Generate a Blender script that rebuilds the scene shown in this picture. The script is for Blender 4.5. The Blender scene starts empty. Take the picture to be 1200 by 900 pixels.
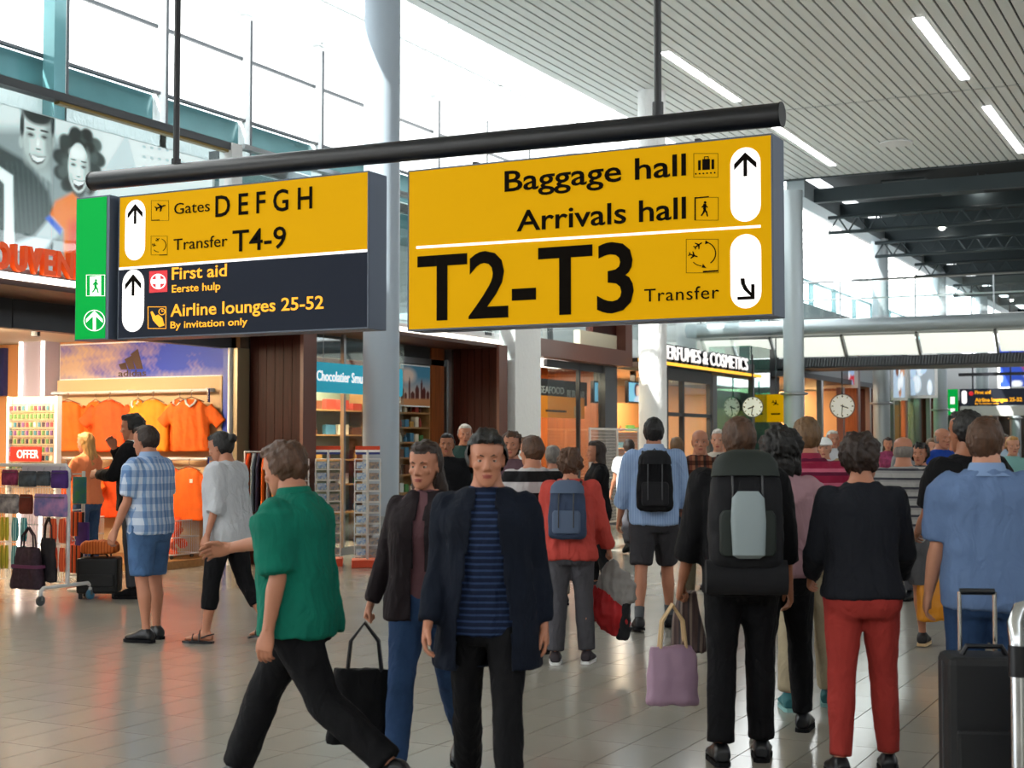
import bpy, bmesh, math, random
import numpy as np
from mathutils import Vector, Matrix, Euler

random.seed(7)
rng = np.random.default_rng(7)
scene = bpy.context.scene
COL = scene.collection
PI = math.pi
R = math.radians

# ------------------------------------------------------------------ camera
YAW = R(27.3)
PITCH = math.atan(70 / 1667)
EYE = 1.6
cam_data = bpy.data.cameras.new('camera')
cam = bpy.data.objects.new('camera', cam_data)
COL.objects.link(cam)
cam.location = (0, 0, EYE)
cam.rotation_euler = (PI / 2 + PITCH, 0, YAW)
cam_data.sensor_width = 36
cam_data.lens = 1667 / 1200 * 36
cam_data.clip_end = 500
cam_data.dof.use_dof = True
cam_data.dof.focus_distance = 10.6
cam_data.dof.aperture_fstop = 4.0
scene.camera = cam

# ------------------------------------------------------------------ world, exposure
world = bpy.data.worlds.new('world')
scene.world = world
world.use_nodes = True
wn = world.node_tree
bg = wn.nodes['Background']
bg.inputs[0].default_value = (0.93, 0.97, 1.0, 1)
bg.inputs[1].default_value = 3.2
scene.view_settings.view_transform = 'Standard'
scene.view_settings.look = 'None'
scene.view_settings.gamma = 1
scene.view_settings.exposure = 0.2
try:
    scene.cycles.max_bounces = 6
    scene.cycles.diffuse_bounces = 3
    scene.cycles.glossy_bounces = 3
    scene.cycles.transparent_max_bounces = 16
    scene.cycles.sample_clamp_indirect = 4
    scene.cycles.caustics_reflective = False
    scene.cycles.caustics_refractive = False
except Exception:
    pass

# ------------------------------------------------------------------ the sun
sun_data = bpy.data.lights.new('sun', 'SUN')
sun_data.energy = 14
sun_data.angle = R(1.0)
sun_data.color = (1, .97, .9)
sun = bpy.data.objects.new('sun', sun_data)
COL.objects.link(sun)
sun.location = (-30, 10, 40)
SUN_DIR = Vector((0.45, 0.9, -1.0)).normalized()
sun.rotation_euler = SUN_DIR.to_track_quat('-Z', 'Y').to_euler()


def area(name, loc, size, power, color=(1, 1, 1), rot=(0, 0, 0), size_y=None):
    d = bpy.data.lights.new(name, 'AREA')
    d.energy = power
    d.color = color
    d.size = size
    if size_y:
        d.shape = 'RECTANGLE'
        d.size_y = size_y
    o = bpy.data.objects.new(name, d)
    o.location = loc
    o.rotation_euler = rot
    COL.objects.link(o)
    return o


# ------------------------------------------------------------------ projecting from the viewpoint (to find real positions)
def _ray(px, py):
    x = (px - 600) / 1667
    y = (450 - py) / 1667
    fw = math.cos(PITCH) - y * math.sin(PITCH)
    up = math.sin(PITCH) + y * math.cos(PITCH)
    return (x * math.cos(YAW) - fw * math.sin(YAW), x * math.sin(YAW) + fw * math.cos(YAW), up)


def atX(px, py, c):
    r = _ray(px, py)
    t = c / r[0]
    return Vector((c, r[1] * t, r[2] * t + EYE))


def atY(px, py, c):
    r = _ray(px, py)
    t = c / r[1]
    return Vector((r[0] * t, c, r[2] * t + EYE))


def atZ(px, py, c):
    r = _ray(px, py)
    t = (c - EYE) / r[2]
    return Vector((r[0] * t, r[1] * t, c))


def spot(px, d, z=0.0):
    r = (px - 600) / 1667 * d
    return Vector((r * math.cos(YAW) - d * math.sin(YAW), r * math.sin(YAW) + d * math.cos(YAW), z))


# ------------------------------------------------------------------ materials
def lin(h):
    if isinstance(h, str):
        h = h.lstrip('#')
        c = [int(h[i:i + 2], 16) / 255 for i in (0, 2, 4)]
        return tuple(v / 12.92 if v <= .04045 else ((v + .055) / 1.055) ** 2.4 for v in c)
    return tuple(h)


MATS = {}


def mat(name, col='#808080', rough=.55, metal=0, emit=None, es=1.0, noise=0, nscale=8, bump=0, bscale=60,
        stretch=None, coat=0, alpha=None, spec=None, col2=None, sheen=0, attr=None):
    if name in MATS:
        return MATS[name]
    m = bpy.data.materials.new(name)
    m.use_nodes = True
    nt = m.node_tree
    b = nt.nodes['Principled BSDF']
    c = lin(col)
    b.inputs['Base Color'].default_value = (*c, 1)
    b.inputs['Roughness'].default_value = rough
    b.inputs['Metallic'].default_value = metal
    if coat:
        b.inputs['Coat Weight'].default_value = coat
    if spec is not None:
        b.inputs['Specular IOR Level'].default_value = spec
    if sheen:
        b.inputs['Sheen Weight'].default_value = sheen
    if emit is not None:
        b.inputs['Emission Color'].default_value = (*lin(emit), 1)
        b.inputs['Emission Strength'].default_value = es
    if alpha is not None:
        b.inputs['Alpha'].default_value = alpha
    if attr:
        a = nt.nodes.new('ShaderNodeAttribute')
        a.attribute_name = attr
        nt.links.new(a.outputs['Color'], b.inputs['Base Color'])
        if emit is not None:
            nt.links.new(a.outputs['Color'], b.inputs['Emission Color'])
    if noise or bump:
        tc = nt.nodes.new('ShaderNodeTexCoord')
        mp = nt.nodes.new('ShaderNodeMapping')
        nt.links.new(tc.outputs['Object'], mp.inputs['Vector'])
        if stretch:
            mp.inputs['Scale'].default_value = stretch
    if noise:
        n = nt.nodes.new('ShaderNodeTexNoise')
        n.inputs['Scale'].default_value = nscale
        n.inputs['Detail'].default_value = 5
        nt.links.new(mp.outputs[0], n.inputs['Vector'])
        r = nt.nodes.new('ShaderNodeValToRGB')
        r.color_ramp.elements[0].position = .3
        r.color_ramp.elements[1].position = .7
        c2 = lin(col2) if col2 else tuple(v * (1 - noise) for v in c)
        r.color_ramp.elements[0].color = (*c2, 1)
        r.color_ramp.elements[1].color = (*(c if col2 else tuple(min(1, v * (1 + noise)) for v in c)), 1)
        nt.links.new(n.outputs['Fac'], r.inputs[0])
        nt.links.new(r.outputs[0], b.inputs['Base Color'])
    if bump:
        n2 = nt.nodes.new('ShaderNodeTexNoise')
        n2.inputs['Scale'].default_value = bscale
        n2.inputs['Detail'].default_value = 3
        nt.links.new(mp.outputs[0], n2.inputs['Vector'])
        bp = nt.nodes.new('ShaderNodeBump')
        bp.inputs['Strength'].default_value = bump
        bp.inputs['Distance'].default_value = .01
        nt.links.new(n2.outputs['Fac'], bp.inputs['Height'])
        nt.links.new(bp.outputs[0], b.inputs['Normal'])
    MATS[name] = m
    return m


def glass(name, tint=(0.95, 0.985, 0.98), refl=.12, rough=.02):
    """thin pane: mostly see-through with a mirror share that grows at grazing angles"""
    if name in MATS:
        return MATS[name]
    m = bpy.data.materials.new(name)
    m.use_nodes = True
    nt = m.node_tree
    nt.nodes.remove(nt.nodes['Principled BSDF'])
    t = nt.nodes.new('ShaderNodeBsdfTransparent')
    t.inputs[0].default_value = (*tint, 1)
    g = nt.nodes.new('ShaderNodeBsdfGlossy')
    g.inputs['Roughness'].default_value = rough
    g.inputs[0].default_value = (.95, 1, 1, 1)
    lw = nt.nodes.new('ShaderNodeLayerWeight')
    lw.inputs[0].default_value = refl
    mx = nt.nodes.new('ShaderNodeMixShader')
    pw = nt.nodes.new('ShaderNodeMath'); pw.operation = 'POWER'; pw.inputs[1].default_value = 3.5
    ad = nt.nodes.new('ShaderNodeMath'); ad.operation = 'MULTIPLY_ADD'; ad.inputs[1].default_value = .75; ad.inputs[2].default_value = refl * .45
    lw.inputs[0].default_value = .5
    nt.links.new(lw.outputs['Facing'], pw.inputs[0])
    nt.links.new(pw.outputs[0], ad.inputs[0])
    nt.links.new(ad.outputs[0], mx.inputs[0])
    nt.links.new(t.outputs[0], mx.inputs[1])
    nt.links.new(g.outputs[0], mx.inputs[2])
    nt.links.new(mx.outputs[0], nt.nodes['Material Output'].inputs[0])
    MATS[name] = m
    return m


def frosted(name):
    """opal roof pane: passes daylight scattered"""
    m = bpy.data.materials.new(name); m.use_nodes = True
    nt = m.node_tree; nt.nodes.remove(nt.nodes['Principled BSDF'])
    t = nt.nodes.new('ShaderNodeBsdfTranslucent'); t.inputs[0].default_value = (.95, .97, .97, 1)
    g = nt.nodes.new('ShaderNodeBsdfDiffuse'); g.inputs[0].default_value = (.8, .82, .82, 1)
    mx = nt.nodes.new('ShaderNodeMixShader'); mx.inputs[0].default_value = .2
    nt.links.new(t.outputs[0], mx.inputs[1]); nt.links.new(g.outputs[0], mx.inputs[2])
    nt.links.new(mx.outputs[0], nt.nodes['Material Output'].inputs[0])
    return m


def stripes(name, cols, axis='Z', period=.1, rough=.8, fracs=None, second=None):
    """cloth woven in bands along one axis of the wearer"""
    if name in MATS:
        return MATS[name]
    m = mat(name, cols[0], rough)
    nt = m.node_tree
    b = nt.nodes['Principled BSDF']
    tc = nt.nodes.new('ShaderNodeTexCoord')

    def band(ax, per, cl, fr):
        sx = nt.nodes.new('ShaderNodeSeparateXYZ')
        nt.links.new(tc.outputs['Object'], sx.inputs[0])
        dv = nt.nodes.new('ShaderNodeMath'); dv.operation = 'DIVIDE'; dv.inputs[1].default_value = per
        nt.links.new(sx.outputs[ax], dv.inputs[0])
        ad = nt.nodes.new('ShaderNodeMath'); ad.operation = 'ADD'; ad.inputs[1].default_value = 50
        nt.links.new(dv.outputs[0], ad.inputs[0])
        fc = nt.nodes.new('ShaderNodeMath'); fc.operation = 'FRACT'
        nt.links.new(ad.outputs[0], fc.inputs[0])
        rp = nt.nodes.new('ShaderNodeValToRGB')
        rp.color_ramp.interpolation = 'CONSTANT'
        e = rp.color_ramp.elements
        n = len(cl)
        fr = fr or [i / n for i in range(n)]
        e[0].position = 0; e[0].color = (*lin(cl[0]), 1)
        e[1].position = fr[1]; e[1].color = (*lin(cl[1]), 1)
        for i in range(2, n):
            q = e.new(fr[i]); q.color = (*lin(cl[i]), 1)
        nt.links.new(fc.outputs[0], rp.inputs[0])
        return rp
    r1 = band(axis, period, cols, fracs)
    out = r1.outputs[0]
    if second:
        r2 = band(second[0], second[1], second[2], None)
        mx = nt.nodes.new('ShaderNodeMix'); mx.data_type = 'RGBA'; mx.blend_type = 'MULTIPLY'
        mx.inputs[0].default_value = 1
        nt.links.new(out, mx.inputs[6]); nt.links.new(r2.outputs[0], mx.inputs[7])
        out = mx.outputs[2]
    nt.links.new(out, b.inputs['Base Color'])
    return m


# ------------------------------------------------------------------ mesh building
class MB:
    def __init__(s):
        s.v = []; s.f = []; s.m = []

    def add(s, vs, fs, mi=0):
        o = len(s.v)
        s.v.extend([tuple(v) for v in vs])
        s.f.extend([tuple(i + o for i in f) for f in fs])
        s.m.extend([mi] * len(fs))
        return s

    def box(s, x0, y0, z0, x1, y1, z1, mi=0):
        if x0 > x1: x0, x1 = x1, x0
        if y0 > y1: y0, y1 = y1, y0
        if z0 > z1: z0, z1 = z1, z0
        return s.add([(x0, y0, z0), (x1, y0, z0), (x1, y1, z0), (x0, y1, z0), (x0, y0, z1), (x1, y0, z1), (x1, y1, z1), (x0, y1, z1)],
                     [(0, 3, 2, 1), (4, 5, 6, 7), (0, 1, 5, 4), (1, 2, 6, 5), (2, 3, 7, 6), (3, 0, 4, 7)], mi)

    def cbox(s, c, d, mi=0):
        return s.box(c[0] - d[0] / 2, c[1] - d[1] / 2, c[2] - d[2] / 2, c[0] + d[0] / 2, c[1] + d[1] / 2, c[2] + d[2] / 2, mi)

    def loft(s, rings, mi=0, cap=True):
        n = len(rings[0])
        vs = [p for r in rings for p in r]
        fs = []
        for k in range(len(rings) - 1):
            for i in range(n):
                j = (i + 1) % n
                fs.append((k * n + i, k * n + j, (k + 1) * n + j, (k + 1) * n + i))
        if cap:
            fs.append(tuple(range(n - 1, -1, -1)))
            fs.append(tuple((len(rings) - 1) * n + i for i in range(n)))
        return s.add(vs, fs, mi)

    def tube(s, pts, r, n=10, mi=0, cap=True):
        pts = [Vector(p) for p in pts]
        rs = r if isinstance(r, (list, tuple)) else [r] * len(pts)
        rings = []
        up = None
        for i, p in enumerate(pts):
            if i == 0: t = pts[1] - p
            elif i == len(pts) - 1: t = p - pts[i - 1]
            else: t = (pts[i + 1] - p).normalized() + (p - pts[i - 1]).normalized()
            t = t.normalized()
            if up is None:
                up = Vector((0, 0, 1)) if abs(t.z) < .9 else Vector((1, 0, 0))
            a = t.cross(up).normalized()
            b = a.cross(t).normalized()
            up = b
            rings.append([p + a * rs[i] * math.cos(q) + b * rs[i] * math.sin(q) for q in [2 * PI * k / n for k in range(n)]])
        return s.loft([rr[::-1] for rr in rings], mi, cap)

    def lathe(s, prof, c=(0, 0, 0), n=24, mi=0):
        rings = [[(c[0] + r * math.cos(2 * PI * k / n), c[1] + r * math.sin(2 * PI * k / n), c[2] + z) for k in range(n)] for r, z in prof]
        return s.loft(rings, mi)

    def ell(s, c, r, M=None, n=12, m=8, mi=0):
        rings = []
        for i in range(m + 1):
            th = PI * (i + .02) / (m + .04)
            z = -math.cos(th); q = math.sin(th)
            ring = []
            for k in range(n):
                v = Vector((r[0] * q * math.cos(2 * PI * k / n), r[1] * q * math.sin(2 * PI * k / n), r[2] * z))
                if M is not None: v = M @ v
                ring.append(Vector(c) + v)
            rings.append(ring)
        return s.loft(rings, mi)

    def prism(s, poly, f, d0, d1, mi=0):
        """poly: 2-D outline, f(u, v, depth) -> point"""
        n = len(poly)
        vs = [f(u, v, d0) for u, v in poly] + [f(u, v, d1) for u, v in poly]
        fs = [tuple(range(n)), tuple(range(2 * n - 1, n - 1, -1))] + [(i, i + n, (i + 1) % n + n, (i + 1) % n) for i in range(n)]
        return s.add(vs, fs, mi)

    def mesh(s, name, mats=()):
        me = bpy.data.meshes.new(name)
        me.from_pydata(s.v, [], s.f)
        for m in mats: me.materials.append(m)
        if len(mats) > 1: me.polygons.foreach_set('material_index', s.m)
        me.update()
        return me


def fix_normals(me):
    bm = bmesh.new(); bm.from_mesh(me)
    bmesh.ops.recalc_face_normals(bm, faces=bm.faces)
    bm.to_mesh(me); bm.free()


def link(name, data, parent=None, loc=None, rot=None):
    o = bpy.data.objects.new(name, data)
    COL.objects.link(o)
    if parent is not None: o.parent = parent
    if loc is not None: o.location = loc
    if rot is not None: o.rotation_euler = rot
    return o


def part(name, mb, m, parent=None, loc=None, rot=None, smooth=False, bevel=0, label=None, kind=None, recalc=True):
    ms = m if isinstance(m, (list, tuple)) else [m]
    me = mb.mesh(name, ms)
    if recalc: fix_normals(me)
    if smooth:
        me.polygons.foreach_set('use_smooth', [True] * len(me.polygons))
        try: me.set_sharp_from_angle(angle=R(40))
        except Exception: pass
    o = link(name, me, parent, loc, rot)
    if bevel:
        bv = o.modifiers.new('bevel', 'BEVEL'); bv.width = bevel; bv.segments = 2; bv.limit_method = 'ANGLE'
    if label: o['label'] = label
    if kind: o['kind'] = kind
    return o


def tag(o, label, cat, group=None):
    o['label'] = label; o['category'] = cat
    if group: o['group'] = group
    return o


def thing(name, label, cat, loc=(0, 0, 0), rotz=0, group=None):
    o = bpy.data.objects.new(name, None)
    COL.objects.link(o)
    o.empty_display_size = .2
    o.location = loc; o.rotation_euler = (0, 0, rotz)
    return tag(o, label, cat, group)


def struct(name, mb=None, m=None, parent=None, loc=None, **k):
    if mb is None:
        o = link(name, None, parent, loc)
    else:
        o = part(name, mb, m, parent, loc, **k)
    if parent is None: o['kind'] = 'structure'
    return o


def dup(o, loc=None, rotz=None, label=None, group=None, parent=None):
    c = o.copy(); COL.objects.link(c)
    if parent is not None: c.parent = parent
    if loc is not None: c.location = loc
    if rotz is not None: c.rotation_euler = (0, 0, rotz)
    if label: c['label'] = label
    if group: c['group'] = group
    for ch in KIDS.get(o.name) or [x for x in bpy.data.objects if x.parent == o]:
        d = ch.copy(); COL.objects.link(d); d.parent = c; d.matrix_parent_inverse = ch.matrix_parent_inverse
        for g in [x for x in bpy.data.objects if x.parent == ch]:
            e = g.copy(); COL.objects.link(e); e.parent = d
    return c


KIDS = {}


def swap(o, m):
    """give one copy its own colour while it shares its mesh"""
    o.material_slots[0].link = 'OBJECT'
    o.material_slots[0].material = m


# ------------------------------------------------------------------ lettering
_TXT = {}


def lettering(name, body, x0, z0, x1, z1, m, parent, y=0, depth=.004, bold=0.0, spacing=1.0, plane='XZ', label=None):
    """flat letters from x0 to x1, baseline z0, cap height up to z1, on the parent's front (plane XZ faces -Y, plane YZ faces +X)"""
    cu = bpy.data.curves.new('text', 'FONT')
    cu.body = body
    cu.size = 1
    cu.offset = bold
    cu.space_character = spacing
    cu.extrude = .5
    cu.resolution_u = 3
    ob = bpy.data.objects.new('text', cu)
    COL.objects.link(ob)
    dg = bpy.context.evaluated_depsgraph_get()
    me = bpy.data.meshes.new_from_object(ob.evaluated_get(dg))
    bpy.data.objects.remove(ob)
    n = len(me.vertices)
    co = np.empty(n * 3); me.vertices.foreach_get('co', co); co = co.reshape(-1, 3)
    mn = co.min(0); mx = co.max(0)
    cap = _TXT.get('cap')
    if cap is None:
        cu2 = bpy.data.curves.new('text', 'FONT'); cu2.body = 'H'; cu2.size = 1
        ob2 = bpy.data.objects.new('text', cu2); COL.objects.link(ob2)
        dg = bpy.context.evaluated_depsgraph_get()
        m2 = bpy.data.meshes.new_from_object(ob2.evaluated_get(dg))
        cap = _TXT['cap'] = max(q.co.y for q in m2.vertices)
        bpy.data.objects.remove(ob2); bpy.data.meshes.remove(m2)
    u = (co[:, 0] - mn[0]) / (mx[0] - mn[0]); v = co[:, 1] / cap; w = (co[:, 2] - mn[2]) / (mx[2] - mn[2])
    A = x0 + u * (x1 - x0); Z = z0 + v * (z1 - z0)
    out = np.empty_like(co)
    if plane == 'XZ':
        out[:, 0] = A; out[:, 1] = y - w * depth; out[:, 2] = Z
    else:
        out[:, 0] = y + w * depth; out[:, 1] = A; out[:, 2] = Z
    me.vertices.foreach_set('co', out.ravel())
    me.materials.clear(); me.materials.append(m)
    me.name = name
    me.update()
    o = link(name, me, parent)
    if label: o['label'] = label
    return o


# ------------------------------------------------------------------ painted flat prints (posters, screens, cards)
class Canvas:
    def __init__(s, u0, u1, v0, v1, nx, ny, base):
        s.u, s.v = np.meshgrid(np.linspace(u0, u1, nx), np.linspace(v0, v1, ny))
        s.c = np.zeros(s.u.shape + (3,)) + np.array(lin(base))
        s.nx, s.ny = nx, ny

    def _mix(s, a, col):
        a = np.clip(a, 0, 1)[..., None]
        s.c = s.c * (1 - a) + np.array(lin(col)) * a
        return s

    def ell(s, cu, cv, ru, rv, col, soft=.15, ang=0, amt=1):
        du, dv = s.u - cu, s.v - cv
        c, n = math.cos(ang), math.sin(ang)
        a, b = du * c + dv * n, -du * n + dv * c
        d = np.sqrt((a / ru) ** 2 + (b / rv) ** 2)
        return s._mix((1 - d) / soft * amt + .5 * amt if amt == 1 else np.clip((1 - d) / soft + .5, 0, 1) * amt, col)

    def poly(s, pts, col, soft=1.0, amt=1):
        inside = np.zeros(s.u.shape, bool)
        dist = np.full(s.u.shape, 1e9)
        n = len(pts)
        for i in range(n):
            x0, y0 = pts[i]; x1, y1 = pts[(i + 1) % n]
            cond = ((y0 > s.v) != (y1 > s.v))
            with np.errstate(divide='ignore', invalid='ignore'):
                xi = (x1 - x0) * (s.v - y0) / ((y1 - y0) if y1 != y0 else 1e-9) + x0
            inside ^= cond & (s.u < xi)
            L2 = (x1 - x0) ** 2 + (y1 - y0) ** 2 + 1e-12
            t = np.clip(((s.u - x0) * (x1 - x0) + (s.v - y0) * (y1 - y0)) / L2, 0, 1)
            dist = np.minimum(dist, np.hypot(s.u - x0 - t * (x1 - x0), s.v - y0 - t * (y1 - y0)))
        sd = np.where(inside, dist, -dist)
        return s._mix(np.clip(sd / soft + .5, 0, 1) * amt, col)

    def grad(s, axis, a0, a1, col, amt=1):
        t = ((s.u if axis == 'u' else s.v) - a0) / (a1 - a0)
        return s._mix(np.clip(t, 0, 1) * amt, col)

    def noise(s, amt, sc=1, seed=0):
        r = np.random.default_rng(seed)
        n = np.zeros(s.u.shape)
        for k in range(7):
            f = sc * 1.7 ** k; a = r.uniform(0, 6.3)
            n += np.sin((s.u * math.cos(a) + s.v * math.sin(a)) * f + r.uniform(0, 6) + 1.5 * np.sin(s.v * f * .7 + k)) / (1.25 ** k)
        return n * amt / 2.5

    def build(s, name, P, m, parent=None, y=0):
        """P(u, v) -> point"""
        vs = [P(a, b) for a, b in zip(s.u.ravel(), s.v.ravel())]
        fs = [(j * s.nx + i, j * s.nx + i + 1, (j + 1) * s.nx + i + 1, (j + 1) * s.nx + i) for j in range(s.ny - 1) for i in range(s.nx - 1)]
        me = bpy.data.meshes.new(name); me.from_pydata(vs, [], fs)
        at = me.color_attributes.new('print', 'FLOAT_COLOR', 'POINT')
        rgba = np.ones((len(vs), 4)); rgba[:, :3] = np.clip(s.c.reshape(-1, 3), 0, 1)
        at.data.foreach_set('color', rgba.ravel())
        me.materials.append(m); me.update()
        return link(name, me, parent)


def rnd(a, b): return random.uniform(a, b)
# ------------------------------------------------------------------ soft continuous surfaces
_dirs = np.random.default_rng(3).normal(size=(9, 3)); _dirs /= np.linalg.norm(_dirs, axis=1)[:, None]
_ph = np.random.default_rng(4).uniform(0, 6.28, 9)


def wav(co, sc, seed=0):
    """smooth pseudo noise, about -1..1"""
    c = co * sc
    out = np.zeros(len(c))
    w = np.sin(c @ _dirs[(seed + 5) % 9] * .8 + seed) * 1.3
    for k in range(5):
        d = _dirs[(k + seed) % 9]
        out += np.sin(c @ d * (1 + .55 * k) + w + _ph[(k * 2 + seed) % 9] + seed * 1.7) / (1 + .35 * k)
    return out / 2.6


def get_co(me):
    co = np.empty(len(me.vertices) * 3); me.vertices.foreach_get('co', co); return co.reshape(-1, 3)


def set_co(me, co):
    me.vertices.foreach_set('co', co.ravel()); me.update()


def get_n(me):
    n = np.empty(len(me.vertices) * 3); me.vertex_normals.foreach_get('vector', n); return n.reshape(-1, 3)


def remesh(mb, voxel=.012, smooth=3, fold=None, cut=None, thick=None, shade=True, mats=(), name='soft', fac=.5):
    me = mb.mesh('raw'); fix_normals(me)
    ob = bpy.data.objects.new('raw', me); COL.objects.link(ob)
    m = ob.modifiers.new('r', 'REMESH'); m.mode = 'VOXEL'; m.voxel_size = voxel; m.adaptivity = 0
    if smooth:
        s_ = ob.modifiers.new('s', 'SMOOTH'); s_.factor = fac; s_.iterations = smooth
    dg = bpy.context.evaluated_depsgraph_get()
    out = bpy.data.meshes.new_from_object(ob.evaluated_get(dg))
    bpy.data.objects.remove(ob); bpy.data.meshes.remove(me)
    if fold:
        co = get_co(out); n = get_n(out)
        set_co(out, co + n * fold(co, n)[:, None])
    if cut:
        co = get_co(out)
        bad = set(np.nonzero(cut(co))[0].tolist())
        bm = bmesh.new(); bm.from_mesh(out); bm.verts.ensure_lookup_table()
        bmesh.ops.delete(bm, geom=[bm.verts[i] for i in bad], context='VERTS')
        bm.to_mesh(out); bm.free()
    if thick:
        ob = bpy.data.objects.new('raw', out); COL.objects.link(ob)
        sd = ob.modifiers.new('t', 'SOLIDIFY'); sd.thickness = thick; sd.offset = -1
        dg = bpy.context.evaluated_depsgraph_get()
        o2 = bpy.data.meshes.new_from_object(ob.evaluated_get(dg))
        bpy.data.objects.remove(ob); bpy.data.meshes.remove(out); out = o2
    out.name = name
    out.materials.clear()
    for q in mats: out.materials.append(q)
    if shade: out.polygons.foreach_set('use_smooth', [True] * len(out.polygons))
    return out


def oval(c, rx, ry, n=16, p=2.3, M=None):
    pts = []
    for k in range(n):
        a = 2 * PI * k / n
        ca, sa = math.cos(a), math.sin(a)
        v = Vector((rx * math.copysign(abs(ca) ** (2 / p), ca), ry * math.copysign(abs(sa) ** (2 / p), sa), 0))
        if M is not None: v = M @ v
        pts.append(Vector(c) + v)
    return pts
# ================================================================== THE SETTING
M_floor = mat('floor_tile', '#a39e93', .17, noise=.08, nscale=1.3, bump=.02, bscale=30)
M_grout = mat('grout', '#5d5a54', .8)
M_slat = mat('ceiling_slat', '#f2f5f3', .45, noise=.03, nscale=2)
M_void = mat('ceiling_void', '#3a4144', .9)
M_dark = mat('dark_ceiling', '#15191b', .8)
M_beam = mat('dark_beam', '#3b464a', .5, metal=.3)
M_white = mat('white_paint', '#f5f6f6', .5)
M_col = mat('column_grey', '#b4c2d0', .45)
M_colr = mat('column_steel', '#a9b4b9', .32, metal=.3)
M_steel = mat('brushed_steel', '#9a9d9f', .3, metal=.9)
M_chrome = mat('chrome', '#c9cccf', .15, metal=1)
M_grey = mat('grey_metal', '#55585c', .45, metal=.3)
M_dgrey = mat('dark_grey_metal', '#3c3e42', .5, metal=.2)
M_black = mat('black_metal', '#0d0f16', .35)
M_wood = mat('dark_red_wood', '#34100a', .5, spec=.2, noise=.35, nscale=5, stretch=(6, 6, .4))
M_wood2 = mat('orange_wood', '#8c4a20', .45, noise=.3, nscale=5, stretch=(6, 6, .4))
M_brown = mat('brown_frame', '#6b4034', .4)
M_soffit = mat('soffit', '#3d2018', .5)
M_beige = mat('beige_wall', '#d9b98c', .6)
M_peach = mat('peach_wall', '#d99a62', .6)
M_teal = mat('teal_band', '#5f8d92', .15, metal=.2, noise=.15, nscale=.7)
M_glass = glass('clear_glass')
M_rail_glass = glass('rail_glass', (.93, .98, .98), .12)
M_green_glass = glass('green_glass', (.45, .75, .66), .3)
M_frost = frosted('opal_pane')
M_lamp = mat('lamp_white', '#ffffff', emit='#ffffff', es=6)
M_strip = mat('strip_lamp', '#ffffff', emit='#fff6e8', es=3)
M_bulb = mat('bulb', '#ffffff', emit='#fffaf0', es=25)
M_panelglow = mat('bridge_panel', '#f4f6ec', .6, emit='#f2f6ea', es=.75)
M_yglow = mat('yellow_edge_lamp', '#f2c84a', emit='#f0b030', es=1.2)

# ---- floor: slab with tiles 0.3 x 0.5 m laid on it; the 300 nearest in view are parts
fl = struct('floor', MB().box(-19, -14, -.12, 14, 95, -.012), M_grout)
TW, TL = .3, .5
tile_mb = MB().box(0, 0, -.012, TW - .006, TL - .006, 0)
tile_me = tile_mb.mesh('tile', [M_floor]); fix_normals(tile_me)
cells = []
for i in range(-60, 8):
    for j in range(4, 180):
        x, y = i * TW + .05, j * TL + .1
        cx, cy = x + TW / 2, y + TL / 2
        r_ = cx * math.cos(YAW) + cy * math.sin(YAW); d_ = -cx * math.sin(YAW) + cy * math.cos(YAW)
        if d_ < 6.2 or abs(r_ / d_) > .375 or x < -16: continue
        cells.append((d_, x, y))
cells.sort()
near = cells[:300]
for d_, x, y in near:
    o = link('tile', tile_me, fl, (x, y, 0))
nearset = {(round(x, 2), round(y, 2)) for _, x, y in near}
mb = MB()
for i in range(-60, 24):
    for j in range(-16, 130):
        x, y = i * TW + .05, j * TL + .1
        if (round(x, 2), round(y, 2)) in nearset: continue
        if -18 < x < 7: mb.add([(x, y, 0), (x + TW - .006, y, 0), (x + TW - .006, y + TL - .006, 0), (x, y + TL - .006, 0)], [(0, 1, 2, 3)])
part('floor_tiles', mb, M_floor, fl, kind='stuff', recalc=False)

# ---- slatted ceiling, bays end at Y = 27.3 and 34.6
ce = struct('ceiling', MB().box(-11.05, -10, 8.26, 12, 34.6, 8.6), M_void)
smx = MB().box(-.083, 0, 0, .083, 1, .03)
sme = smx.mesh('slat', [M_slat]); fix_normals(sme)
k = 0
x = -10.92
while x < 11.5:
    vis = x < -1.6
    for y0, y1 in ((15.0, 27.26), (27.34, 34.55)):
        if vis:
            o = link('slat', sme, ce, (x, y0, 8.2)); o.scale = (1, y1 - y0, 1)
    x += .2
mb = MB()
x = -10.92
while x < 11.5:
    mb.box(x - .083, -9.8, 8.2, x + .083, 14.96, 8.23)
    if x >= -1.6:
        mb.box(x - .083, 15, 8.2, x + .083, 27.26, 8.23); mb.box(x - .083, 27.34, 8.2, x + .083, 34.55, 8.23)
    x += .2
part('slat_field', mb, M_slat, ce, kind='stuff')
part('edge_trim', MB().box(-11.05, 34.55, 8.17, 12, 34.65, 8.6), M_beam, ce)
part('joint_trim', MB().box(-11, 27.26, 8.22, 12, 27.34, 8.26), M_grey, ce)

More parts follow.
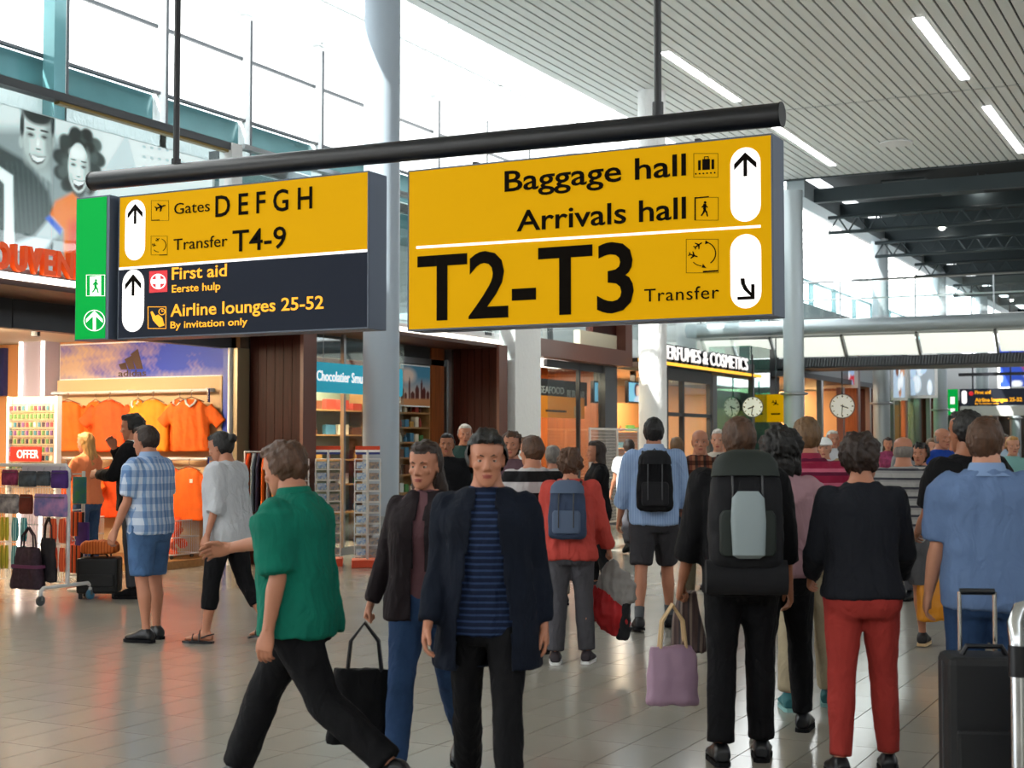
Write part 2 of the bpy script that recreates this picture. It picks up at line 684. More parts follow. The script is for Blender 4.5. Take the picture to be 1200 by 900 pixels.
def ceiling_lamp(x, y, L, label):
    t = thing('ceiling_light', label, 'ceiling light', (x, y, 8.2), group='long ceiling lamps')
    part('lamp_housing', MB().box(-.1, 0, -.012, .1, L, .02), M_white, t)
    part('tube_lamp', MB().box(-.075, .03, -.03, .075, L - .03, -.012), M_lamp, t)
    return t
ceiling_lamp(-4.4, 22.2, 4.2, 'long white lamp in the slatted ceiling, upper one at the top right')
ceiling_lamp(-4.4, 28.7, 5.0, 'long white lamp in the slatted ceiling just before the dark hall, at the right edge')
ceiling_lamp(-8.58, 22.2, 3.9, 'long white lamp in the slatted ceiling above the end of the black sign rail')
ceiling_lamp(-8.58, 28.2, 5.0, 'long white lamp in the slatted ceiling nearest the first steel column')
det = thing('ceiling_vent', 'round flush disc set in the slatted ceiling near its dark edge', 'vent', (-6.7, 31.3, 8.2))
part('ring', MB().lathe([(.3, -.0), (.36, -.02), (.36, -.05), (.3, -.05)], n=28), M_white, det)
part('disc', MB().lathe([(.0, -.03), (.28, -.03), (.28, -.02), (0, -.02)], n=28), M_slat, det)

# ---- dark hall beyond
dk = struct('ceiling', MB().box(-9.9, 34.7, 8.6, 14, 95, 8.8), M_dark)
part('edge_beam', MB().box(-10.15, 34.7, 7.75, -9.7, 95, 8.2), M_colr, dk)
for j, y in enumerate([35.6, 38.2, 41.0, 43.6, 46.5, 49.6, 53, 57, 61, 66, 72, 80]):
    part('beam', MB().box(-9.7, y, 7.75, 14, y + .22, 8.1), M_beam, dk)
for y in (37.0, 42.3, 48.0, 55.0):
    mb = MB()
    mb.tube([(-9.7, y, 7.55), (6, y, 7.55)], .05, 8); mb.tube([(-9.7, y, 7.15), (6, y, 7.15)], .05, 8)
    n = 60
    for i in range(n):
        x0 = -9.7 + i * 15.7 / n; x1 = x0 + 15.7 / n
        mb.tube([(x0, y, 7.55 if i % 2 else 7.15), (x1, y, 7.15 if i % 2 else 7.55)], .022, 5)
    part('truss', mb, M_beam, dk)
for (x, y) in ((-8.2, 36.5), (-7.2, 38.9), (-6.0, 42.6), (-5.3, 39.6), (-3.6, 43), (-7.8, 46), (-4.5, 50)):
    part('panel', MB().box(x, y, 8.3, x + 1.1, y + 1.1, 8.34), M_beam, dk)

def hall_lamp(px, py, y, label):
    p = atY(px, py, y)
    t = thing('spot_lamp', label, 'lamp', p, group='spot lamps in the dark hall')
    part('cord', MB().tube([(0, 0, .1), (0, 0, 8.6 - p.z)], .015, 6), M_grey, t)
    part('shade', MB().lathe([(.05, .22), (.09, .2), (.16, .02), (.14, .02), (.05, .16)], n=16), M_steel, t, smooth=True)
    part('bulb', MB().ell((0, 0, .03), (.09, .09, .07)), M_bulb, t, smooth=True)
hall_lamp(1104, 268, 43, 'bright spot lamp hanging third from the right in the dark hall, beside a truss')
hall_lamp(1155, 261, 42, 'brightest spot lamp under the dark ceiling at the right')
hall_lamp(1104, 308, 50, 'lowest spot lamp in the dark hall, straight below another lamp')
hall_lamp(1146, 221, 38, 'left one of the pair of spot lamps high at the right of the dark ceiling')
hall_lamp(1155, 218, 38.2, 'right one of the pair of spot lamps high at the right of the dark ceiling')
hall_lamp(1185, 352, 60, 'small far lamp near the right edge just above the bridge')

# ---- columns
def column(x, y, r, m, label, z1=8.2, base=True):
    o = thing('column', label, 'column', (x, y, 0))
    del o['category']
    o['kind'] = 'structure'
    part('shaft', MB().lathe([(r, .62 if base else 0), (r, z1)], n=40), m, o, smooth=True)
    if base: part('base_cladding', MB().lathe([(r + .012, 0), (r + .012, .6), (r, .62)], n=40), M_steel, o, smooth=True)
    return o
_c1 = spot(446.5, 19.5)
column(_c1.x, _c1.y, .25, M_col, 'grey-blue round column beside the postcard racks')
column(-9.8, 24.7, .26, M_white, 'white sunlit column in front of the perfume shop', base=False)
for y in (34, 43.35, 52.7, 62, 71.4):
    c = column(-9.8, y, .25, M_colr, 'round steel column holding the dark ceiling edge', 7.8, False)
    part('collar', MB().lathe([(.26, 2.78), (.34, 2.8), (.34, 2.84), (.26, 2.86)], n=28), M_steel, c, smooth=True)

# ---- left facade upper storey: curtain wall at X = -14
wl = struct('wall_left', MB().box(-14.4, 6, 3.45, -14.15, 96, 5.8), M_white)
part('mezzanine_floor', MB().box(-14.2, 6, 3.3, -11.3, 36, 3.42), M_white, wl)
ww = struct('window_1', None)
yk = [8.0 + 1.97 * i for i in range(24)]
part_wall = part('upper_wall', MB().box(-14.15, -14, 3.3, -14.0, 8, 8.5), M_white, wl)
mbm = MB(); 
for i, y in enumerate(yk[:-1]):
    y1 = yk[i + 1]
    if i < 14:
        part('mullion', MB().box(-14.1, y - .07, 5.8, -13.9, y + .07, 8.4), M_white, ww)
        part('pane', MB().box(-14.02, y + .08, 6.78, -14.0, y1 - .08, 7.64), M_frost, ww)
        part('pane', MB().box(-14.02, y + .08, 7.7, -14.0, y1 - .08, 8.4), M_frost, ww)
        part('spandrel', MB().box(-14.06, y + .09, 6.1, -14.02, y1 - .09, 6.66), M_teal, ww)
        part('joint', MB().box(-14.0, y, 7.64, -13.95, y1, 7.69), M_grey, ww)
        part('joint', MB().box(-13.97, y + .05, 6.66, -13.9, y1 - .05, 6.70), M_grey, ww)
        part('joint', MB().box(-13.9, y + .055, 6.1, -13.88, y + .085, 8.3), M_grey, ww)
    else:
        mbm.box(-14.1, y - .06, 5.8, -13.9, y + .06, 8.4)
        mbm.box(-14.02, y + .08, 6.7, -14.0, y1 - .08, 8.4)
part('sill_band', MB().box(-14.15, 6, 5.75, -13.9, 54, 6.1), M_white, ww)
# dark heavy post seen at the top left
part('post', MB().box(-13.9, 13.55, 5.3, -13.7, 13.75, 9), M_teal, ww)

part('eave', MB().box(-14.3, -14, 8.37, -13.88, 62, 8.62), M_white, ww)  # added to keep the sun out of the gap between wall and roof
# roof light over the shops: glazed strip X -14 .. -11
wr = struct('window_2', None)
for i in range(-5, 14):
    y = 8 + 1.97 * 2 * i
    part('bar', MB().box(-14, y - .03, 8.42, -11.05, y + .03, 8.5), M_white, wr)
    for a, b in ((-13.95, -12.55), (-12.5, -11.1)):
        part('pane', MB().add([(a, y + .05, 8.45), (b, y + .05, 8.45), (b, y + 3.9, 8.45), (a, y + 3.9, 8.45)], [(0, 1, 2, 3)]), M_glass if i in (1, 2, 3) else M_frost, wr)
part('bar', MB().box(-12.56, -14, 8.42, -12.49, 62, 8.48), M_white, wr)
part('kerb', MB().box(-11.12, -14, 8.26, -11.0, 62, 8.6), M_white, wr)

# ---- footbridge with lit panels
br = struct('footbridge', None)
br['label'] = 'glass railed footbridge across the hall'
part('deck', MB().box(-14, 38, 4.6, 8, 40.5, 4.95), M_white, br)
part('tube_beam', MB().tube([(-14, 37.95, 4.78), (8, 37.95, 4.68)], .2, 20), M_colr, br, smooth=True)
for i in range(11):
    x = -13.6 + i * 1.98
    if i < 9:
        vs = [(x + .06, 38.0, 4.5), (x + 1.92, 38.0, 4.48), (x + 1.92, 38.5, 3.98), (x + .06, 38.5, 4.0)]
        part('lit_panel', MB().add(vs + [(a, b + .04, c) for a, b, c in vs], [(0, 1, 2, 3), (7, 6, 5, 4), (0, 4, 5, 1), (2, 6, 7, 3), (1, 5, 6, 2), (0, 3, 7, 4)]), M_panelglow, br)
        part('rib', MB().tube([(x, 37.98, 4.52), (x, 38.48, 3.96)], .04, 8), M_steel, br)
    part('glass_panel', MB().box(x, 38.0, 5.02, x + 1.94, 38.015, 5.9), M_rail_glass, br)
    part('post', MB().tube([(x - .02, 38.0, 4.9), (x - .02, 38.0, 5.98)], .02, 8), M_steel, br)
part('handrail', MB().tube([(-14, 38, 5.99), (8, 38, 5.93)], .03, 10), M_steel, br)
part('midrail', MB().tube([(-14, 38.05, 5.5), (8, 38.05, 5.46)], .022, 8), M_white, br)
mb = MB()
for i in range(260):
    x = -13.4 + i * .08
    mb.add([(x, 38.5, 3.72), (x + .05, 38.5, 3.72), (x + .09, 38.5, 3.95), (x + .04, 38.5, 3.95), (x, 38.54, 3.72), (x + .05, 38.54, 3.72), (x + .09, 38.54, 3.95), (x + .04, 38.54, 3.95)],
           [(0, 1, 2, 3), (7, 6, 5, 4), (0, 4, 5, 1), (2, 6, 7, 3), (1, 5, 6, 2), (0, 3, 7, 4)])
part('grille', mb, M_grey, br, kind='stuff')
part('soffit', MB().box(-13.6, 38.55, 3.68, 8, 40.5, 3.96), M_dgrey, br)
# glazed gallery far left of the dark hall
for i in range(9):
    y = 42 + i * 3
    part('far_frame', MB().box(-13.3, y, 5.1, -13.15, y + .15, 7.2), M_teal, wl)
part('far_rail', MB().box(-13.3, 40, 7.1, -13.2, 70, 7.2), M_teal, wl)
part('far_rail', MB().box(-13.3, 40, 5.75, -13.2, 70, 5.85), M_teal, wl)

# ---- far end and right side
struct('wall_back', MB().box(-16, 95, 0, 14, 95.3, 5.5), mat('far_wall', '#8b8f8f', .6))
struct('wall_right', MB().box(9, -14, 0, 9.3, 95, 5.5), mat('right_wall', '#a9a9a4', .6))
struct('wall_front', MB().box(-16, -14.3, 0, 14, -14, 7.0), mat('near_wall', '#a09e98', .6))
# ================================================================== HANGING SIGNS
M_sy = mat('sign_yellow', '#bc8800', .7, emit='#dba600', es=.42, spec=.08)
M_sd = mat('sign_dark', '#191c24', .7, emit='#252a34', es=.55, spec=.08)
M_sg = mat('sign_green', '#008a34', .6, emit='#00b048', es=.5, spec=.1)
M_sw = mat('sign_white', '#f4f2f0', .4, emit='#f6f2f2', es=.8)
M_sk = mat('sign_black', '#0e0804', .8, spec=.08)
M_so = mat('sign_orange_letters', '#f0a418', .5, emit='#f5a80c', es=.75)
M_sr = mat('sign_red', '#c8232c', .4, emit='#d0202c', es=.5)
M_case = mat('sign_case', '#5f6a7c', .4, metal=.25)
M_case2 = mat('sign_case_edge', '#4c5460', .4, metal=.3)

SY = 9.65


class Face:
    """places flat marks on the front of a hanging sign; zoom gives the scale and origin of measurements on it"""
    def __init__(s, y, ox, oy, k, thing_, fy=None):
        s.y, s.ox, s.oy, s.k, s.t = y, ox, oy, k, thing_
        s.fy = 0 if fy is None else fy
        s.loc = thing_.location

    def P(s, a, b):
        p = atY(s.ox + a / s.k, s.oy + b / s.k, s.y)
        return (p.x - s.loc.x, p.z - s.loc.z)

    def text(s, body, a0, t0, b0, a1, t1, b1, m, bold=0, spacing=1, name='lettering'):
        x0, zt0 = s.P(a0, t0); _, zb0 = s.P(a0, b0)
        x1, zt1 = s.P(a1, t1); _, zb1 = s.P(a1, b1)
        return lettering(name, body, x0, (zb0 + zb1) / 2, x1, (zt0 + zt1) / 2, m, s.t, s.fy - .0055, .003, bold, spacing)

    def poly(s, name, pts, m, lift=.006, parent=None, th=.003):
        q = [s.P(*p) for p in pts]
        mb = MB().prism(q, lambda u, v, d: (u, s.fy - d, v), lift - th, lift)
        return part(name, mb, m, parent or s.t)

    def multi(s, name, polys, m, lift=.006, parent=None, th=.003):
        mb = MB()
        for pts in polys:
            q = [s.P(*p) for p in pts]
            mb.prism(q, lambda u, v, d: (u, s.fy - d, v), lift - th, lift)
        return part(name, mb, m, parent or s.t)

    def pill(s, a0, b0, a1, b1, m, arrow=None, am=None, horizontal_drop=0):
        x0, _ = s.P(a0, (b0 + b1) / 2); x1, _ = s.P(a1, (b0 + b1) / 2)
        am_ = (a0 + a1) / 2
        _, zt = s.P(am_, b0); _, zb = s.P(am_, b1)
        r = (x1 - x0) / 2; cx = (x0 + x1) / 2
        pts = [(cx + r * math.cos(t), zt - r + r * math.sin(t)) for t in [PI * i / 12 for i in range(13)]]
        pts += [(cx + r * math.cos(t), zb + r + r * math.sin(t)) for t in [PI + PI * i / 12 for i in range(13)]]
        mb = MB().prism(pts, lambda u, v, d: (u, s.fy - d, v), .003, .006)
        o = part('arrow_field', mb, m, s.t)
        if arrow == 'up':
            t = .12 * r * 2
            z0 = zt - r * .32
            h = r * 1.55
            w = r * .74
            mb = MB()
            f = lambda u, v, d: (u, s.fy - d, v)
            mb.prism([(cx - t / 2, z0 - h), (cx + t / 2, z0 - h), (cx + t / 2, z0 - t), (cx - t / 2, z0 - t)], f, .006, .009)
            for sg in (-1, 1):
                mb.prism([(cx, z0), (cx + sg * w, z0 - w * .95), (cx + sg * w, z0 - w * .95 - t * 1.6), (cx, z0 - t * 1.6)], f, .006, .0092)
            part('arrow', mb, am, o)
        elif arrow == 'down':
            f = lambda u, v, d: (u, s.fy - d, v)
            t = r * .2
            cz = zb + r * .55; x_ = cx + r * .55
            mb = MB()
            mb.prism([(x_ - t, cz), (x_ + t * .1, cz), (x_ + t * .1, cz + r * .95), (x_ - t, cz + r * .95)], f, .006, .009)
            mb.prism([(x_ - r * 1.1, cz), (x_, cz), (x_, cz + t), (x_ - r * 1.1, cz + t)], f, .006, .0092)
            L_ = [(cx - r * .34, cz + r * 1.35), (cx - r * .30, cz + r * 1.0), (cx - r * .12, cz + r * .62), (cx + r * .42, cz + r * .10)]
            Q_ = [(cx + r * .50, cz + r * .24), (cx + r * .12, cz + r * .70), (cx - r * .04, cz + r * 1.0), (cx - r * .08, cz + r * 1.35)]
            for q in range(3):
                mb.prism([L_[q], L_[q + 1], Q_[2 - q], Q_[3 - q]], f, .006, .0094)
            part('arrow', mb, am, o)
        return o

    def frame(s, name, a0, b0, a1, b1, m, t=2.0, lift=.0045):
        polys = [[(a0, b0), (a1, b0), (a1, b0 + t), (a0, b0 + t)], [(a0, b1 - t), (a1, b1 - t), (a1, b1), (a0, b1)],
                 [(a0, b0), (a0 + t, b0), (a0 + t, b1), (a0, b1)], [(a1 - t, b0), (a1, b0), (a1, b1), (a1 - t, b1)]]
        return s.multi(name, polys, m, lift, th=.0015)


def circ(cx, cy, r, n=24, a0=0, a1=2 * PI):
    return [(cx + r * math.cos(a0 + (a1 - a0) * i / n), cy - r * math.sin(a0 + (a1 - a0) * i / n)) for i in range(n + (abs(a1 - a0) < 6.2))]


def arc_strip(cx, cy, r, t, a0, a1, n=12):
    o = [(cx + r * math.cos(a0 + (a1 - a0) * i / n), cy - r * math.sin(a0 + (a1 - a0) * i / n)) for i in range(n + 1)]
    q = [(cx + (r - t) * math.cos(a0 + (a1 - a0) * i / n), cy - (r - t) * math.sin(a0 + (a1 - a0) * i / n)) for i in range(n, -1, -1)]
    return o + q


def plane_poly(cx, cy, s, ang):
    base = [(1, 0), (.8, .12), (.3, .13), (-.2, .75), (-.4, .75), (-.1, .13), (-.6, .12), (-.85, .4), (-1, .4), (-.85, 0),
            (-1, -.4), (-.85, -.4), (-.6, -.12), (-.1, -.13), (-.4, -.75), (-.2, -.75), (.3, -.13), (.8, -.12)]
    c, n = math.cos(ang), math.sin(ang)
    return [(cx + s * (u * c - v * n), cy - s * (u * n + v * c)) for u, v in base]


def stroke(x0, y0, x1, y1, t):
    L = math.hypot(x1 - x0, y1 - y0); nx, ny = -(y1 - y0) / L * t / 2, (x1 - x0) / L * t / 2
    return [(x0 + nx, y0 + ny), (x1 + nx, y1 + ny), (x1 - nx, y1 - ny), (x0 - nx, y0 - ny)]


def man(cx, cy, h, t=.13):
    """walking figure, height h"""
    u = h / 10
    return [circ(cx + .3 * u, cy - 4.3 * u, .85 * u, 12), stroke(cx + .1 * u, cy - 3.4 * u, cx - .1 * u, cy + .4 * u, 1.9 * u),
            stroke(cx - .2 * u, cy + .2 * u, cx + 1.4 * u, cy + 2.4 * u, 1.2 * u), stroke(cx + 1.3 * u, cy + 2.2 * u, cx + 1.9 * u, cy + 5 * u, .9 * u),
            stroke(cx, cy + .2 * u, cx - .8 * u, cy + 2.6 * u, 1.2 * u), stroke(cx - .7 * u, cy + 2.4 * u, cx - 2.3 * u, cy + 4.6 * u, .9 * u),
            stroke(cx, cy - 3 * u, cx + 2 * u, cy - 1 * u, .75 * u), stroke(cx, cy - 3 * u, cx - 1.9 * u, cy - .9 * u, .75 * u)]


def sign_case(t, w, h, dpt=.27):
    """case with a thin rim, origin at lower left front corner"""
    part('case', MB().box(0, .006, 0, w, dpt, h), M_case, t, bevel=.004)
    r = .012
    mb = MB().box(0, -.004, 0, w, .006, r).box(0, -.004, h - r, w, .006, h).box(0, -.004, r, r, .006, h - r).box(w - r, -.004, r, w, .006, h - r)
    part('rim', mb, M_case2, t)


# ---- right sign
sr = thing('hanging_sign', 'large yellow hanging sign reading Baggage hall, Arrivals hall and T2-T3 Transfer', 'sign', (-5.915, SY, 2.495))
WR, HR = 2.995, 1.285
sign_case(sr, WR, HR)
part('face', MB().box(.012, -.002, .012, WR - .012, .006, HR - .012), M_sy, sr)
F_ = Face(SY, 470, 120, 2.6087, sr, -.002)
F_.text('Baggage hall', 318, 207, 268, 872, 163, 228, M_sk, .012)
F_.text('Arrivals hall', 355, 330, 391, 872, 293, 358, M_sk, .012)
F_.text('T2-T3', 52, 467, 660, 712, 440, 641, M_sk, .016, 1.0)
F_.text('Transfer', 745, 569, 608, 973, 562, 601, M_sk, 0, 1.08)
F_.poly('divider', [(48, 440), (1100, 375), (1100, 383), (48, 448)], M_sw)
F_.pill(1008, 138, 1100, 365, M_sw, 'up', M_sk)
F_.pill(1008, 403, 1102, 630, M_sw, 'down', M_sk)
F_.frame('pictogram_frame', 895, 156, 970, 230, M_sk, 1.2)
F_.multi('pictogram', [[(922, 174), (945, 173), (945, 206), (922, 207)], [(909, 178), (917, 177), (917, 207), (909, 208)],
                       [(950, 175), (958, 174), (958, 204), (950, 205)], stroke(928, 174, 928, 167, 2), stroke(940, 173, 940, 166, 2), stroke(927, 167, 941, 166, 2)]
         + [circ(902 + i * 11.5, 219 - i * .7, 2.6, 8) for i in range(6)], M_sk)
F_.frame('pictogram_frame', 898, 290, 971, 361, M_sk, 1.2)
F_.multi('pictogram', [stroke(900, 293, 900, 361, 4), stroke(899, 293, 942, 289, 4)] + man(929, 326, 46), M_sk)
F_.frame('pictogram_frame', 872, 418, 971, 522, M_sk, 1.2)
F_.multi('pictogram', [plane_poly(909, 437, 15, .6), plane_poly(894, 468, 15, -.3), arc_strip(928, 462, 36, 3, -1.0, 1.2), arc_strip(920, 465, 36, 2.5, -2.4, -1.6),
                       [(932, 422), (943, 430), (930, 434)], [(934, 507), (924, 494), (920, 505)], stroke(924, 518, 970, 515, 5)], M_sk)
for x in (.55, 2.4):
    part('hanger', MB().box(x - .02, .1, HR, x + .02, .16, HR + .04), M_black, sr)

# ---- left sign
slft = thing('hanging_sign', 'yellow and dark hanging sign reading Gates DEFGH and First aid, with green exit panel', 'sign', (-8.945, SY, 2.53))
WL, HL = 2.66, 1.285
sign_case(slft, WL, HL)
G_ = Face(SY, 80, 190, 3.0, slft, -.002)
zs = .525
part('yellow_face', MB().box(.012, -.002, HL * .49, WL - .012, .006, HL - .012), M_sy, slft)
part('dark_face', MB().box(.012, -.002, .012, WL - .012, .006, HL * .49), M_sd, slft)
part('divider', MB().box(.012, -.006, HL * .49 - .008, WL - .012, -.002, HL * .49 + .014), M_sw, slft)
G_.text('Gates', 375, 143, 181, 500, 137, 176, M_sk, .0)
G_.text('D E F G H', 520, 118, 190, 860, 90, 165, M_sk, .012)
G_.text('Transfer', 373, 268, 307, 562, 259, 299, M_sk, .0)
G_.text('T4-9', 580, 240, 313, 768, 229, 304, M_sk, .008)
G_.text('First aid', 367, 371, 411, 560, 359, 403, M_so, .013)
G_.text('Eerste hulp', 367, 431, 457, 537, 424, 450, M_so, .01)
G_.text('Airline lounges 25-52', 362, 497, 538, 900, 475, 520, M_so, .012)
G_.text('By invitation only', 362, 559, 583, 632, 550, 574, M_so, .01)
G_.pill(202, 133, 272, 345, M_sw, 'up', M_sk)
G_.pill(192, 378, 268, 597, M_sw, 'up', M_sk)
G_.frame('pictogram_frame', 293, 135, 355, 206, M_sk, 1.0)
G_.multi('pictogram', [plane_poly(326, 158, 20, .35), stroke(294, 205, 322, 204, 3)], M_sk)
G_.frame('pictogram_frame', 292, 260, 350, 327, M_sk, 1.0)
G_.multi('pictogram', [plane_poly(316, 272, 8, .5), plane_poly(304, 292, 8, -.3), arc_strip(322, 292, 24, 2, -1.0, 1.2), arc_strip(320, 293, 24, 2, -2.4, -1.6), stroke(322, 327, 350, 326, 3)], M_sk)
r_ = G_.poly('first_aid_symbol', [(287, 384), (350, 380), (350, 456), (287, 460)], M_sr)
G_.multi('ring', [arc_strip(319, 420, 27, 3.5, 0, 2 * PI, 28)], M_sw, .009)
G_.multi('cross', [[(311, 396), (326, 395), (326, 443), (311, 444)], [(296, 413), (341, 411), (341, 427), (296, 429)]], M_sw, .009)
G_.frame('pictogram_frame', 281, 508, 346, 586, M_so, 2.2)
G_.multi('pictogram', [[(291, 527), (297, 524), (308, 541), (318, 536), (332, 548), (336, 562), (340, 574), (322, 580), (308, 566), (300, 556)],
                       arc_strip(331, 526, 12, 2.5, 0, 2 * PI, 20), stroke(331, 526, 331, 519, 2), stroke(331, 526, 336, 524, 2)], M_so)
# green exit panel, fixed to the left end of the case
p0 = atY(95, 400, SY); p1 = atY(131, 400, SY)
gx0, gx1 = -9.40 + 8.945, -9.045 + 8.945
part('exit_case', MB().box(gx0 - .01, -.05, .0, gx1 + .035, .2, HL + .015), M_case, slft, bevel=.003, label='narrow grey case of the green exit panel')
part('exit_face', MB().box(gx0, -.055, .012, gx1, -.045, HL), M_sg, slft, label='green lit exit face')
E_ = Face(SY - .055, 80, 190, 3.0, slft, -.055)
E_.frame('exit_symbol_frame', 64, 396, 130, 471, M_sw, 1.6)
E_.multi('exit_symbol', [[(78, 402), (116, 400), (116, 468), (78, 470)]], M_sw, .0055)
E_.multi('running_man', man(98, 436, 48), M_sg, .0085)
E_.multi('arrow_ring', [arc_strip(93, 557, 44 * .85, 2.4, 0, 2 * PI, 30)], M_sw, .0055)
E_.multi('arrow', [stroke(93, 590, 93, 540, 10), [(93, 523), (122, 552), (122, 564), (93, 537), (64, 564), (64, 552)]], M_sw, .0055)

# ---- rail both signs hang from
tr = thing('sign_rail', 'thick black round rail with two rods that carries both hanging signs', 'rail', (-9.42, 9.75, 3.93))
part('tube', MB().tube([(.07, 0, .075), (6.53, 0, .0)], .085, 28), M_black, tr, smooth=True)
for u in (0, 1):
    x = .058 if u == 0 else 6.53
    part('end_cap', MB().tube([(x, 0, .075 * (1 - u)), (x + .012, 0, .075 * (1 - u))], .09, 28), M_black, tr, smooth=True)
for x in (1.04, 5.60):
    rd = part('rod', MB().tube([(x, 0, .05), (x, 0, 8.2 - 3.93)], .028, 14), M_black, tr, smooth=True)
    part('rod_collar', MB().tube([(x, 0, .06), (x, 0, .19)], .042, 14), M_black, rd, smooth=True)

# ---- the same kind of sign far off in the next hall
fs = thing('hanging_sign', 'small far green and dark sign with orange lettering at the right edge', 'sign', (-10.32, 57, 2.72))
part('case', MB().box(.45, .01, .35, 3.3, .25, 1.0), M_sd, fs)
part('exit_case', MB().box(0, 0, 0, .36, .2, 1.0), M_sg, fs, label='green lit exit panel')
part('exit_symbol', MB().box(.1, -.01, .42, .26, 0, .7).box(.1, -.01, .12, .26, 0, .25), M_sw, fs)
part('arrow_field', MB().prism([(.62 + .1 * math.cos(t), (.84 if math.sin(t) > 0 else .52) + .1 * math.sin(t)) for t in [2 * PI * i / 20 for i in range(20)]], lambda u, v, d: (u, d, v), .0, .01), M_sw, fs)
part('first_aid_symbol', MB().ell((.88, 0, .82), (.09, .01, .09)), M_sr, fs)
lettering('lettering', 'First aid', 1.02, .80, 1.6, .92, M_so, fs, .01, .01, .03)
lettering('lettering', 'Airline lounges 25-52', 1.02, .5, 2.75, .64, M_so, fs, .01, .01, .03)
lettering('lettering', 'By invitation only', 1.02, .4, 1.9, .46, M_so, fs, .01, .01, .02)
part('lower_panel', MB().box(.45, .02, -.05, 3.3, .2, .33), mat('pale_panel', '#c9cbc8', .5), fs, label='pale grey lower panel')
part('bar', MB().box(.4, .1, 1.5, 4.5, .2, 1.62), M_black, fs)
for x in (.9, 2.3):
    part('rod', MB().box(x, .12, 1.0, x + .05, .17, 5.1), M_black, fs)
# ================================================================== SHOPS ALONG THE LEFT
M_print = mat('print', '#ffffff', .5, attr='print')
M_printglow = mat('print_lit', '#ffffff', .4, attr='print', emit='#ffffff', es=.7)
M_printlit = mat('print_backlit', '#ffffff', .5, attr='print', emit='#ffffff', es=.8, spec=.1)
M_orange = mat('orange_jersey', '#f26608', .75, noise=.12, nscale=9, bump=.1, bscale=40)
M_orange2 = mat('bright_orange_jersey', '#fa8c0a', .75, noise=.1, nscale=9, bump=.1, bscale=40)
M_orange3 = mat('deep_orange_jersey', '#ea4e06', .75, noise=.12, nscale=9)
M_basew = mat('plinth_wood', '#a0784a', .5, noise=.15, nscale=4, stretch=(1, 6, 6))
M_wire = mat('white_wire', '#dcdcdc', .35)
M_letter_o = mat('orange_sign_letters', '#e2500f', .4, emit='#e04c0c', es=.35)
M_shopfloor = mat('shop_floor', '#8a7a66', .4)

# ---------------- long facade pieces
awn = part('soffit', MB().box(-12.0, 6, 3.19, -11.0, 20.95, 3.25), M_soffit, wl)
part('light_strip', MB().box(-11.04, 6, 3.25, -10.98, 20.95, 3.315), M_strip, wl, label='white lit strip along the shop canopy')
part('canopy_top', MB().box(-12.0, 6, 3.255, -11.05, 20.95, 3.30), M_brown, wl)
for a, b in ((6, 11.3), (11.32, 15.2), (15.4, 20.8)):
    part('fascia_beam', MB().box(-12.15, a, 2.87, -12.0, b, 3.19), M_dgrey, wl)
# fins of vertical planks
def fin(y, x0=-11.85, x1=-11.02, z0=0, z1=3.19, n=6, m=M_wood, post=True):
    w = (x1 - x0) / n
    for i in range(n):
        part('plank', MB().box(x0 + i * w + .004, y, z0, x0 + (i + 1) * w - .004, y + .06 + (i % 2) * .008, z1), m, wl)
    part('fin_core', MB().box(x0, y + .02, z0, x1, y + .28, z1), m, wl)
    part('fin_edge', MB().box(x1, y - .01, z0, x1 + .05, y + .29, z1 + .05), M_brown, wl)
    if post: part('fin_post', MB().box(x0 - .2, y, z0, x0 - .02, y + .25, z1), M_steel, wl)
for y in (15.3, 20.8):
    fin(y)
fin(48.3, z1=3.5); fin(59.3, z1=3.5); fin(70.3, z1=3.5)
fin(45.0, -12.0, -10.95, z1=4.6, n=8, post=False, m=M_wood2)
fin(53.8, -12, -11.3, z1=4.6, n=5, post=False, m=M_wood2); fin(64.8, -12, -11.2, z1=3.4, n=5)

# ---------------- souvenir shop
part('shop_ceiling', MB().box(-19, 6, 3.05, -12.15, 15.1, 3.15), mat('shop_ceiling', '#cfc4b0', .7), wl)
part('shop_ceiling', MB().box(-16.5, 15.3, 3.2, -11.9, 36.5, 3.28), mat('shop_ceiling', '#cfc4b0', .7), wl)
part('shop_wall', MB().box(-19.2, 6, 0, -19, 15.2, 3.2), M_peach, wl)
part('shop_wall', MB().box(-19, 15.1, 0, -12.0, 15.28, 3.2), M_peach, wl)
part('shop_wall', MB().box(-19, 5.9, 0, -12.0, 6, 3.2), M_beige, wl)
part('blue_edge', MB().box(-12.06, 15.0, 0, -11.98, 15.1, 2.87), mat('blue_edge', '#1d3fae', .4), wl)
part('white_edge', MB().box(-11.98, 15.0, 0, -11.95, 15.1, 2.87), M_white, wl)
part('beige_post', MB().box(-11.93, 15.05, 0, -11.86, 15.3, 2.87), mat('beige_post', '#a89878', .35, metal=.4), wl)
part('plinth', MB().box(-15.0, 13.7, 0, -12.2, 15.1, .1), M_basew, wl)
# white pillar with two bright lit edges
part('pillar', MB().box(-15.5, 14.8, 0, -15.08, 15.1, 3.05), mat('lavender_panel', '#b9afc0', .5), wl)
for x in (-15.53, -15.1):
    part('lit_edge', MB().box(x, 14.76, 0, x + .035, 14.8, 3.05), M_strip, wl)
part('blue_panel', MB().box(-17.4, 15.02, 2.3, -16.1, 15.1, 3.0), mat('navy_panel', '#1c2a66', .5), wl)

